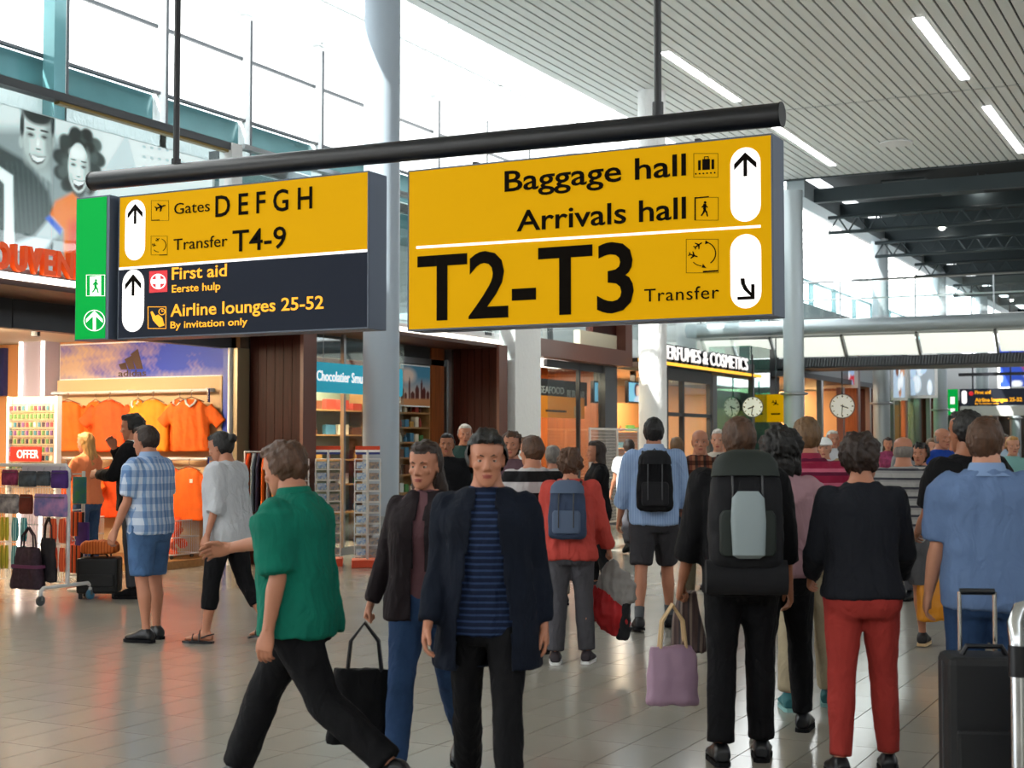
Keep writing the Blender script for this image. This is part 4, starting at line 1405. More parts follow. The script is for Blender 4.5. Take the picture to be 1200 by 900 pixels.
part('transom', MB().box(-11.15, a, 2.2, -11.05, b, 2.28).box(-11.15, a, 2.98, -11.05, b, 3.26), M_dgrey, dw)
part('glazed_front', MB().box(-11.12, atX(836, 480, -11.1).y, 0, -11.1, 36.2, 3.2), M_green_glass, dw)
part('door_frame', MB().box(-11.16, atX(833, 480, -11.1).y, 0, -11.05, atX(838, 480, -11.1).y, 3.2), M_grey, dw)
part('door_frame', MB().box(-11.16, 34.6, 0, -11.05, 34.8, 3.6), M_grey, dw)
shelf_unit('display_shelf', 'lit perfume shelf behind the shop doors', -13.6, 27.2, 7.0, .4, [.7, 1.1, 1.5, 1.9], 2.6, 12, '', sh('behind the perfume shop doors'), M_peach, 11)
part('teal_block', MB().box(-12.3, 34.9, 0, -11.2, 36.6, 4.1), M_green_glass, wl)
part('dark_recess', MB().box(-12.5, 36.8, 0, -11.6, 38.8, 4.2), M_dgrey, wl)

def clock(px, py, y, r, label, hh, mm, rod, M=None):
    p = atY(px, py, y)
    t = thing('hanging_clock', label, 'clock', p, R(20), 'round station clocks')
    part('case', MB().lathe([(r * .93, -.05), (r, -.04), (r, .04), (r * .93, .05)], n=36), M_grey, t, rot=(PI / 2, 0, 0), smooth=True)
    part('dial', MB().lathe([(0, .05), (r * .92, .05), (r * .92, .056), (0, .056)], n=36), mat('clock_dial', '#ece9d8', .4, emit='#ece9d8', es=.35), t, rot=(PI / 2, 0, 0))
    mb = MB()
    for i in range(12):
        a = i * PI / 6; c_, s_ = math.cos(a), math.sin(a)
        w = .012 if i % 3 else .02
        mb.prism([(c_ * r * .72 - s_ * w, s_ * r * .72 + c_ * w), (c_ * r * .86 - s_ * w, s_ * r * .86 + c_ * w), (c_ * r * .86 + s_ * w, s_ * r * .86 - c_ * w), (c_ * r * .72 + s_ * w, s_ * r * .72 - c_ * w)], lambda u, v, d: (u, -d, v), .057, .062)
    part('hour_marks', mb, M_sk, t)
    for nm, a, L, w in (('hour_hand', hh, .5, .03), ('minute_hand', mm, .78, .022)):
        a = PI / 2 - a
        part(nm, MB().prism(stroke(-math.cos(a) * r * .15, -math.sin(a) * r * .15, math.cos(a) * r * L, math.sin(a) * r * L, w), lambda u, v, d: (u, -d, v), .063, .068), M_sk, t)
    part('rod', MB().tube([(0, 0, r), (0, 0, rod)], .02, 8), M_black, t)
    return t
clock(882, 477, 34, .26, 'round clock in front of the green glass, left of the first steel column', R(250), R(190), 1.3)
clock(987, 476, 41, .36, 'round white clock in front of the brown wood, right of the first steel column', R(110), R(185), 1.5)
yb_ = thing('yellow_sign', 'small yellow sign box just left of the first steel column', 'sign', atY(909, 495, 36))
part('case', MB().box(-.25, .01, 0, .25, .12, .74), M_grey, yb_)
part('face', MB().box(-.24, 0, .01, .24, .01, .73), M_sy, yb_)
part('pictogram', MB().prism([(x * .1, .5 + z * .1) for x, z in plane_poly(0, 0, 1, .5)], lambda u, v, d: (u, -d, v), 0, .006), M_sk, yb_)
part('pictogram', MB().box(-.12, -.006, .2, .12, 0, .24), M_sk, yb_)
part('rod', MB().tube([(0, .06, .74), (0, .06, 2.2)], .02, 8), M_grey, yb_)

# ---------------- further shops beyond the bridge
part('shop_wall', MB().box(-16.5, 36.5, 0, -16.3, 95, 4.8), M_peach, wl)
part('shop_ceiling', MB().box(-16.5, 38, 3.45, -11.0, 95, 3.6), M_dgrey, wl)
part('upper_wall', MB().box(-11.3, 38.5, 3.6, -11.1, 95, 5.6), mat('upper_wall', '#7d8788', .4), wl)
part('beige_panel', MB().box(-12.9, 42.8, 0, -11.0, 42.95, 3.2), M_peach, wl)
part('brown_post', MB().box(-11.0, 42.7, 0, -10.8, 42.9, 3.3), M_brown, wl)
for y in (41, 47.0, 50.5, 57, 61.6, 67, 74, 82):
    part('steel_post', MB().box(-11.15, y, 0, -11.0, y + .2, 3.45), M_steel, wl)
for a, b in ((48.9, 53.5), (54.2, 59), (60, 64.6), (66, 70)):
    part('pane', MB().box(-11.4, a, .1, -11.38, b, 3.4), M_green_glass, dw)
for y in (47.6, 51.5, 58.2, 63, 69, 78):
    part('wall_panel', MB().box(-14.5, y, 0, -11.9, y + .15, 3.3), M_beige if y % 2 > 1 else M_peach, wl)
def poster(label, y, x0, x1, z0, z1, cols, seed):
    t = thing('shop_poster', label, 'poster', (0, y, 0))
    c = Canvas(x0, x1, z0, z1, 30, 26, cols[0])
    r = random.Random(seed)
    for i in range(14):
        c.ell(r.uniform(x0, x1), r.uniform(z0, z1), (x1 - x0) * r.uniform(.06, .2), (z1 - z0) * r.uniform(.08, .25), r.choice(cols), .4)
    part('board', MB().box(x0 - .1, .01, z0 - .1, x1 + .1, .06, z1 + .1), M_white, t)
    c.build('picture', lambda u, v: (u, -.002, v), M_printglow, t)
    part('bracket', MB().box(x0, .06, z0, x0 + .06, .2, z1 + .6).box(x1 - .06, .06, z0, x1, .2, z1 + .6), M_grey, t)
poster('red, white and blue poster above the round clock', 44.6, atY(969, 440, 44.6).x, atY(1001, 440, 44.6).x, 3.45, 4.25, ['#b82c38', '#203a9a', '#dfe4ea', '#8fa6c4'], 1)
poster('photo poster of a figure hung between two steel columns', 50, atY(1047, 440, 50).x, atY(1060, 440, 50).x, 3.2, 4.5, ['#a8bcd0', '#6a4434', '#b98868', '#e4ecf2'], 2)
poster('blue and white poster right of the second steel column', 51, atY(1067, 440, 51).x, atY(1095, 440, 51).x, 3.3, 4.7, ['#88929a', '#a8c0d8', '#d8e4ee', '#5a6a78'], 4)
poster('large blue and red poster at the right edge behind the bar of the far sign', 60, atY(1172, 440, 60).x, atY(1225, 440, 60).x, 3.9, 5.6, ['#2344a8', '#2344a8', '#a8303c', '#e8ecf0'], 7)
for i, y in enumerate((88, 82, 76)):
    part('far_panel', MB().box(-9 + i * 3, y, 0, -6 + i * 3, y + .3, 3.8), (M_wood2, M_peach, M_white)[i], wl)

# ---------------- lamps inside the shops
WARM = (1, .8, .55)
area('shop_lamp', (-13.6, 12.6, 3.0), 2.4, 330, WARM, (R(22), 0, 0), 1.2)
area('shop_lamp', (-16.3, 10.5, 3.0), 2.4, 160, WARM, (0, 0, 0), 3)
area('shop_lamp', (-12.5, 17.5, 3.1), 1.0, 420, (1, .86, .62), (0, 0, 0), 3)
area('shop_lamp', (-12.3, 24, 3.05), .9, 230, (1, .82, .55), (0, 0, 0), 3.5)
area('shop_lamp', (-12.5, 30, 3.1), 1.2, 320, (1, .78, .5), (0, 0, 0), 5)
for y in (42, 47, 52, 58, 66, 76):
    area('shop_lamp', (-13, y, 3.4), 1.5, 300, (1, .8, .55), (0, 0, 0), 3.5)
for x, y in ((-14.4, 13.2), (-13.5, 13.1), (-12.6, 13.2)):
    t = thing('ceiling_spot', 'small black ceiling spot over the ' + {-14.4: 'left', -13.5: 'middle', -12.6: 'right'}[x] + ' third of the jersey wall', 'lamp', (x, y, 3.05), group='ceiling spots over the jerseys')
    part('can', MB().lathe([(.05, -.1), (.06, -.1), (.06, 0), (.0, 0)], n=14), M_black, t)
    part('lens', MB().lathe([(0, -.085), (.048, -.085), (.048, -.08), (0, -.08)], n=14), M_bulb, t)

# ---------------- rolling rack with bags, in front of the souvenir shop
RX0, RX1, RY = -12.6, -10.62, 10.78
rk = thing('rolling_rack', 'white rolling grid rack hung with pouches, bags and slippers at the left edge', 'rack', (RX1, RY, 0))
L = RX1 - RX0
part('post', MB().tube([(0, 0, .16), (0, 0, 1.33), (-.05, 0, 1.38), (-L, 0, 1.38), (-L, 0, .16)], .022, 12), M_wire, rk, smooth=True)
for x in (0, -L):
    part('foot', MB().tube([(x, -.36, .08), (x, -.36, .14), (x, -.32, .17), (x, .28, .17), (x, .32, .14), (x, .32, .08)], .02, 10), M_wire, rk, smooth=True)
    for y in (-.36, .32):
        cs = part('caster', MB().tube([(x - .014, y, .05), (x + .014, y, .05)], .05, 18), M_grey if y < 0 else mat('blue_caster', '#4a7fa0', .4), rk, smooth=True)
        part('fork', MB().box(x - .022, y - .012, .05, x + .022, y + .012, .1), M_steel, cs)
mb = MB()
for i in range(54): x = -L + .03 + i * (L - .06) / 53; mb.tube([(x, 0, .2), (x, 0, 1.34)], .0035, 4)
for i in range(7): z = .2 + i * .19; mb.tube([(-L, 0, z), (0, 0, z)], .0045, 4)
part('wire_grid', mb, M_wire, rk, kind='stuff')
part('header_card', MB().box(-.62, -.03, 1.29, -.02, -.02, 1.37), mat('header_card', '#c4c0cc', .6), rk)

def cloth_mat(n, cols, period=.05, axis='X'):
    return stripes(n, cols, axis, period, .8)
def pouch(x, z, w, h, m, label, name='pouch', cat='pouch', y=-.05, group='pouches and slippers on the rolling rack', bands=None):
    rings = [oval((0, 0, a * h), w / 2 * b, .022 * c_, 14, 4) for a, b, c_ in ((-.5, .96, .5), (-.42, 1, 1), (0, 1, 1.2), (.42, .98, .8), (.5, .95, .3))]
    t = tag(part(name, MB().loft(rings), m, None, (RX1 + x, RY + y, z), smooth=True), label, cat, group)
    part('hook', MB().tube([(0, 0, h / 2), (0, 0, h / 2 + .03), (0, -y, h / 2 + .035)], .003, 5), M_steel, t)
    if bands:
        part('zip', MB().box(-w / 2 * .9, -.03, h * .34, w / 2 * .9, -.02, h * .37), bands, t)
    return t
def rx(px): return atY(px, 600, RY - .05).x - RX1
PC = [mat('cloth_plum', '#5a2f58', .85, noise=.5, nscale=14), mat('cloth_slate', '#46505a', .85, noise=.5, nscale=14), mat('cloth_purple', '#4c2c78', .85, noise=.2), mat('cloth_rose', '#8a3a5c', .85, noise=.5, nscale=14),
      mat('cloth_cream_pattern', '#b9b4b4', .8, noise=1, nscale=12, col2='#4a4a55'), mat('cloth_brown', '#6a2a1c', .85, noise=.4), mat('cloth_pink_pattern', '#c08ab8', .8, noise=1, nscale=9, col2='#4a6aa8')]
for px0, px1, z0, z1, m, lb in ((2, 20, 1.17, 1.33, PC[3], 'rose red cloth pouch at the left end of the top row on the rolling rack'), (22, 42, 1.16, 1.32, PC[1], 'slate grey cloth pouch, second in the top row of the rolling rack'),
                                (43, 58, 1.17, 1.32, PC[1], 'grey teal pouch, third in the top row of the rolling rack'), (60, 79, 1.15, 1.33, PC[2], 'plain purple pouch at the right end of the top row of the rolling rack'),
                                (-6, 22, .88, 1.08, PC[4], 'cream and dark patterned bag at the left edge of the rolling rack'), (23, 38, .88, 1.08, PC[5], 'brown red flat bag in the middle row of the rolling rack'),
                                (40, 79, .86, 1.09, PC[6], 'pink and blue patterned flat bag, widest in the middle row of the rack')):
    a, b = rx(px0), rx(px1)
    pouch((a + b) / 2, (z0 + z1) / 2, b - a, z1 - z0, m, lb, bands=M_grey)
def slippers(px0, px1, z, cols, label):
    a, b = rx(px0), rx(px1); w = (b - a) / 2
    m = cloth_mat('slipper_' + label[:9], cols, .03)
    t = thing('slippers', label, 'slippers', (RX1 + (a + b) / 2, RY - .04, z), group='pouches and slippers on the rolling rack')
    for k in (-1, 1):
        part('sole', MB().loft([oval((k * w / 2, -.01, -.12), w * .3, .012, 12), oval((k * w / 2, -.01, -.06), w * .42, .016, 12), oval((k * w / 2, -.01, .05), w * .38, .016, 12), oval((k * w / 2, -.01, .12), w * .3, .012, 12)]), m, t, smooth=True)
for a, b, z, cl_, lb in ((0, 11, .72, ['#b0a030', '#d8c840'], 'yellow slippers in the upper slipper row at the left edge'), (13, 33, .72, ['#1f7f88', '#a8d8d4'], 'teal striped slippers in the upper slipper row'),
                         (58, 78, .72, ['#c8401c', '#e86a38'], 'orange red slippers in the upper slipper row beside the rack post'), (0, 11, .43, ['#a8a028', '#c8c040'], 'yellow slippers in the lower slipper row at the left edge'),
                         (13, 33, .43, ['#1f7f70', '#98d0c4'], 'teal striped slippers in the lower slipper row'), (60, 78, .43, ['#d84a28', '#f0a088'], 'orange red slippers in the lower slipper row beside the rack post')):
    slippers(a, b, z, cl_, lb)

def bag_mesh(w0, w1, h, d, m, seed=1):
    rings = [oval((0, 0, z * h), w / 2, dd * d / 2, 20, 3.5) for z, w, dd in ((0, w0 * .97, .9), (.06, w0, 1.05), (.45, (w0 + w1) / 2, 1), (.85, w1, .7), (1, w1 * .97, .4))]
    return remesh(MB().loft(rings), .012, 2, fold=lambda co, n: .008 * wav(co, 24, seed) + .003 * wav(co, 60, seed), mats=[m], name='bag_body')
def tote(name, label, loc, rotz, w0, w1, h, d, m, mh, drop=.25, band=None, cat='bag', seed=1):
    t = thing(name, label, cat, loc, rotz)
    link('bag_body', bag_mesh(w0, w1, h, d, m, seed), t)
    for s in (-1, 1):
        q = w1 * .28
        part('handle', MB().tube([(-q, s * d * .15, h * .93), (-q * .8, s * d * .1, h + drop * .6), (0, s * .012, h + drop), (q * .8, s * d * .1, h + drop * .6), (q, s * d * .15, h * .93)], .009, 8), mh, t, smooth=True)
    if band:
        part('band', MB().loft([oval((0, 0, z * h), (w0 + (w1 - w0) * z) / 2 + .01, d / 2 + .012, 24, 3.5) for z in (.5, .58)]), band, t, smooth=True)
    return t
M_plum = mat('plum_bag', '#33202e', .75, noise=.4, nscale=30, bump=.3, bscale=50)
M_plum2 = mat('plum_band', '#6a3358', .7)
xb = RX1 + (rx(18) + rx(66)) / 2
tote('handbag', 'dark plum woven handbag hanging lowest on the rolling rack', (xb, RY - .14, .13), 0, .44, .32, .42, .14, M_plum, M_plum, .2, M_plum2)
tote('handbag', 'black handbag partly behind the plum handbag on the rolling rack', (RX1 + rx(58), RY - .06, .2), 0, .24, .2, .45, .06, mat('black_bag', '#16121a', .7), M_black, .2, None, seed=3)
tote('handbag', 'olive black handbag at the left picture edge below the rolling rack', (RX1 + rx(0), RY - .2, .1), 0, .24, .18, .34, .1, mat('olive_bag', '#2e2a1a', .7), M_black, .2, None, seed=4)
# goods on the rack side behind the post
def spare(px, z0, z1, m, label, X=-10.75, Y=11.6):
    p = atY(px, 600, Y)
    rings = [oval((0, 0, a), .09, .03, 12, 3) for a in (0, .05, (z1 - z0) * .8, z1 - z0)]
    o = tag(part('pouch', MB().loft(rings), m, None, (p.x, Y, z0), smooth=True), label, 'pouch', 'pouches on the second rack')
    return o
M_or = stripes('orange_stripe_cloth', ['#d04818', '#20160e', '#e86a30'], 'X', .06)
rk2 = thing('display_stand', 'slim white stand of pouches just right of the rolling rack post', 'stand', (atY(92, 600, 11.65).x, 11.72, 0))
part('post', MB().tube([(0, 0, .03), (0, 0, 1.3)], .02, 10), M_wire, rk2); part('base', MB().lathe([(.16, 0), (.16, .02), (.03, .04)], n=20), M_wire, rk2)
for z in (1.27, .88, .55): part('arm', MB().tube([(-.02, .0, z), (.0, -.16, z)], .008, 6), M_wire, rk2)
spare(93, .95, 1.24, mat('cloth_blue_green', '#2a6a88', .8, noise=.5, nscale=12, col2='#3a8a58'), 'blue green pouch behind the rolling rack post')
spare(91, .6, .86, M_or, 'orange black striped pouch behind the rolling rack post, upper one')
spare(90, .2, .5, M_or, 'orange black striped pouch behind the rolling rack post, lower one')
spare(97, .5, .75, PC[2], 'purple pouch beside the blonde girl')

# ---------------- postcard racks
M_redbase = mat('rack_base', '#d0431c', .45)
pb = spot(380, 19.0)
pc_m = [mat('card_' + n_, h_, .4, noise=1, nscale=26, col2=c2) for n_, h_, c2 in (('sea', '#2e6cb4', '#d8dcd0'), ('canal', '#24506e', '#b89878'), ('dusk', '#28406a', '#c8a078'), ('mill', '#88a8c8', '#5a6a40'), ('street', '#8a6a58', '#d0d4dc'))]
card_me = MB().box(-.062, -.004, -.042, .062, 0, .042).mesh('card')
def card_tower(px, d, label, nface, topper=True, zb=.12, rows=9, cards=True):
    p = spot(px, d)
    t = thing('postcard_rack', label, 'rack', p, YAW + R(6), 'postcard racks')
    part('base', MB().box(-.2, -.2, 0, .2, .2, .1), M_redbase, t, bevel=.01, label='orange red base')
    part('pole', MB().tube([(0, 0, .1), (0, 0, 1.52)], .02, 10), M_wire, t)
    mb = MB()
    W, D = .33, .2
    for sx in (-1, 0, 1):
        for sy in (-1, 1):
            mb.tube([(sx * W / 2, sy * D / 2, .12), (sx * W / 2, sy * D / 2, 1.4)], .006, 5)
    for r in range(rows + 1):
        z = .14 + r * .14
        mb.tube([(-W / 2, -D / 2, z), (W / 2, -D / 2, z), (W / 2, D / 2, z), (-W / 2, D / 2, z), (-W / 2, -D / 2, z)], .005, 5)
    part('wire_frame', mb, M_wire, t)
    i = 0
    for r in range(rows):
        for cx in (-W / 4, W / 4):
            for sy in (-1, 1) if nface > 1 else (-1,):
                o = link('postcard', card_me.copy(), t, (cx, sy * (D / 2 + .006), .14 + r * .14 + .06), (R(-8) * sy * -1, 0, 0 if sy < 0 else PI))
                o.data.materials.append(pc_m[(r * 3 + i) % 5]); i += 1
        for sx in (-1, 1):
            o = link('postcard', card_me.copy(), t, (sx * (W / 2 + .006), 0, .14 + r * .14 + .06), (R(8), 0, sx * PI / 2)); o.data.materials.append(pc_m[(r + i) % 5])
    if topper:
        h = part('topper', MB().box(-.16, -.012, 1.46, .16, .012, 1.49), mat('topper_blue', '#2a3a80', .5), t)
        part('topper_stripe', MB().box(-.16, -.013, 1.49, .16, .013, 1.52), M_white, h)
        part('topper_stripe', MB().box(-.16, -.013, 1.52, .16, .013, 1.57), M_redbase, h)
    return t
card_tower(431, 18.6, 'postcard rack in front of the tall column, two columns of cards', 1)
card_tower(385, 18.8, 'postcard rack left of the one by the tall column, striped topper', 1)
card_tower(347, 18.5, 'postcard rack without topper behind the green shirted walker', 1, False)
# rail of orange bags beside it
gr = thing('clothes_rack', 'low rack of folded orange and grey clothing behind the green shirted walker', 'rack', spot(308, 17.9), YAW)
part('frame', MB().tube([(-.22, 0, .02), (-.22, 0, 1.5), (.22, 0, 1.5), (.22, 0, .02)], .018, 8), M_wire, gr, smooth=True)
part('foot', MB().box(-.25, -.2, 0, -.19, .2, .03), M_wire, gr); part('foot', MB().box(.19, -.2, 0, .25, .2, .03), M_wire, gr)
for i in range(6):
    mm = (M_orange3, mat('grey_cloth', '#8a8f98', .8), M_navy, M_orange, mat('grey_cloth', '#8a8f98', .8), M_orange2)[i]
    rr = [oval((-.17 + i * .067, 0, z), .024, w, 12, 3) for z, w in ((.75, .22), (.9, .22), (1.3, .21), (1.42, .1), (1.48, .02))]
    part('garment', MB().loft(rr), mm, gr, smooth=True)
# suitcase with an orange bag on top, by the man in the black jacket
M_blackcloth = mat('black_nylon', '#0f1014', .65, bump=.1, bscale=80)
def suitcase(label, loc, rz_, w, d, h, handle=.35, m=M_blackcloth):
    t = thing('suitcase', label, 'suitcase', loc, rz_)
    part('shell', MB().box(-w / 2, -d / 2, .05, w / 2, d / 2, h), m, t, bevel=.03, smooth=False)
    part('front_pocket', MB().box(-w / 2 * .85, -d / 2 - .03, .12, w / 2 * .85, -d / 2, h * .6), m, t, bevel=.015)
    part('zip', MB().box(-w / 2 - .004, -.008, .08, w / 2 + .004, .008, h - .03), M_grey, t)
    for sx in (-1, 1):
        part('wheel', MB().tube([(sx * w * .4 - .012, d * .35, .03), (sx * w * .4 + .012, d * .35, .03)], .03, 14), M_black, t)
        part('stand_foot', MB().box(sx * w * .4 - .02, -d * .4, 0, sx * w * .4 + .02, -d * .3, .06), M_black, t)
        part('trolley_bar', MB().tube([(sx * w * .22, d * .38, h - .02), (sx * w * .22, d * .38, h + handle)], .009, 8), M_chrome, t)
    part('grip', MB().tube([(-w * .22, d * .38, h + handle), (w * .22, d * .38, h + handle)], .014, 8), M_black, t)
    part('carry_handle', MB().tube([(-.09, -.02, h), (-.07, -.02, h + .035), (.07, -.02, h + .035), (.09, -.02, h)], .012, 8), M_black, t)
    return t
sp = spot(119, 14.9)
suitcase('black upright suitcase beside the man in the black jacket', sp, YAW + R(5), .42, .3, .42, .05)
ob_ = tag(link('travel_bag', remesh(MB().loft([oval((0, 0, z), w, .13, 18, 3) for z, w in ((0, .17), (.02, .2), (.09, .2), (.13, .15))]), .014, 2,
        fold=lambda co, n: .006 * wav(co, 40, 2), mats=[stripes('ribbed_orange', ['#d8702c', '#b85418'], 'X', .03)]), None, sp + Vector((0, 0, .46)), (0, 0, YAW)), 'ribbed orange bag lying on the black suitcase', 'bag')
# suitcase and luggage cart at the lower right
suitcase('large black suitcase with a raised silver handle at the lower right', spot(1148, 6.0), YAW - R(6), .33, .26, .72, .25)
lc = thing('luggage_cart', 'chrome luggage cart frame cut off by the right picture edge', 'cart', spot(1228, 5.55), YAW)
part('frame', MB().tube([(-.13, 0, .1), (-.13, 0, .80), (-.13, .03, .90), (-.10, .06, .95), (.1, .06, 1.0)], .032, 16), M_chrome, lc, smooth=True)
part('frame', MB().tube([(.42, 0, .1), (.42, 0, .80), (.42, .03, .90), (.39, .06, .95), (.1, .06, 1.0)], .032, 16), M_chrome, lc, smooth=True)
part('grip', MB().tube([(-.13, .0, .70), (-.13, .0, .82)], .037, 16), M_black, lc, smooth=True)
part('tray', MB().box(-.15, -.1, .12, .45, .8, .15), M_steel, lc)
part('blue_panel', MB().box(-.09, -.01, .3, .38, .01, .75), mat('cart_blue', '#2a4a86', .5), lc)
for x, y in ((-.12, -.05), (.42, -.05), (.15, .75)):
    part('wheel', MB().tube([(x - .02, y, .06), (x + .02, y, .06)], .06, 16), M_black, lc)
# ================================================================== PEOPLE
M_skin = [mat('skin_fair', '#c98f74', .5, bump=.04, bscale=200, noise=.06, nscale=6), mat('skin_light', '#b97c60', .5, noise=.06, nscale=6),
          mat('skin_tan', '#a0674a', .5, noise=.06, nscale=6), mat('skin_brown', '#6a4230', .5, noise=.06, nscale=6)]
M_lip = mat('lips', '#a3544c', .45)
M_eye = mat('eye_white', '#a89e94', .25)
M_iris = mat('iris', '#33251c', .2)
def hairmat(n, c): return mat('hair_' + n, c, .55, noise=.35, nscale=30, stretch=(1, 1, .25), bump=.5, bscale=90)
H_black = hairmat('black', '#0e0b0a'); H_dark = hairmat('dark_brown', '#2a1a12'); H_brown = hairmat('brown', '#4d3220')
H_sand = hairmat('sandy', '#6e5236'); H_blond = hairmat('blond', '#b98a4c'); H_grey = hairmat('grey', '#77706a'); H_white = hairmat('white', '#d8d4cc')

MALE = [(.80, .150, .10, -.012), (.86, .170, .120, -.016), (.93, .172, .124, -.018), (1.00, .162, .114, -.006), (1.08, .155, .108, 0), (1.17, .160, .112, .003),
        (1.26, .174, .120, .004), (1.34, .185, .120, 0), (1.40, .176, .105, -.008), (1.44, .142, .088, -.014), (1.475, .098, .076, -.016), (1.51, .067, .064, -.010), (1.60, .056, .058, .010)]
FEMALE = [(.80, .150, .10, -.012), (.86, .176, .122, -.018), (.93, .178, .126, -.020), (1.00, .158, .110, -.008), (1.08, .134, .096, 0), (1.17, .138, .100, .003),
          (1.26, .155, .122, .014), (1.34, .160, .112, .006), (1.40, .152, .096, -.008), (1.44, .124, .080, -.014), (1.475, .084, .068, -.014), (1.51, .056, .056, -.008), (1.60, .048, .050, .010)]


def interp(tab, z):
    if z <= tab[0][0]: return tab[0][1:]
    for a, b in zip(tab, tab[1:]):
        if z <= b[0]:
            t = (z - a[0]) / (b[0] - a[0])
            return tuple(p + (q - p) * t for p, q in zip(a[1:], b[1:]))
    return tab[-1][1:]


RX = lambda a: Matrix.Rotation(a, 3, 'X')
RYm = lambda a: Matrix.Rotation(a, 3, 'Y')
RZ = lambda a: Matrix.Rotation(a, 3, 'Z')


def seg(mb, A, B, M, prof, n=14, rnd_=True):
    """tapered limb A -> B; M is the limb frame (limb runs along -Z of M); prof: (t, rx, ry, off_y)"""
    rings = []
    def ring(p, rx, ry, oy): return [p + M @ Vector((rx * math.cos(q), ry * math.sin(q) + oy, 0)) for q in [2 * PI * k / n for k in range(n)]]
    d = (B - A)
    t0, r0x, r0y, o0 = prof[0]; t1, r1x, r1y, o1 = prof[-1]
    u = d.normalized()
    if rnd_:
        rings.append(ring(A + d * t0 - u * r0x * .8, r0x * .5, r0y * .5, o0)); rings.append(ring(A + d * t0 - u * r0x * .45, r0x * .85, r0y * .85, o0))
    for t, rx, ry, oy in prof: rings.append(ring(A + d * t, rx, ry, oy))
    if rnd_:
        rings.append(ring(A + d * t1 + u * r1x * .45, r1x * .85, r1y * .85, o1)); rings.append(ring(A + d * t1 + u * r1x * .8, r1x * .5, r1y * .5, o1))
    mb.loft(rings)


def crumple(m):
    """worn cloth: soft creases on top of whatever the material already is"""
    nt = m.node_tree; b = nt.nodes.get('Principled BSDF')
    if b is None or m.get('crumpled'): return m
    m['crumpled'] = 1
    b.inputs['Specular IOR Level'].default_value = .22
    tc = nt.nodes.new('ShaderNodeTexCoord'); mp = nt.nodes.new('ShaderNodeMapping'); mp.inputs['Scale'].default_value = (1, 1, .55)
    n = nt.nodes.new('ShaderNodeTexNoise'); n.inputs['Scale'].default_value = 9; n.inputs['Detail'].default_value = 2.5; n.inputs['Distortion'].default_value = 1.6
    bp = nt.nodes.new('ShaderNodeBump'); bp.inputs['Strength'].default_value = .55; bp.inputs['Distance'].default_value = .035
    nt.links.new(tc.outputs['Object'], mp.inputs[0]); nt.links.new(mp.outputs[0], n.inputs['Vector']); nt.links.new(n.outputs['Fac'], bp.inputs['Height'])
    if b.inputs['Normal'].links: nt.links.new(b.inputs['Normal'].links[0].from_socket, bp.inputs['Normal'])
    nt.links.new(bp.outputs[0], b.inputs['Normal'])
    return m


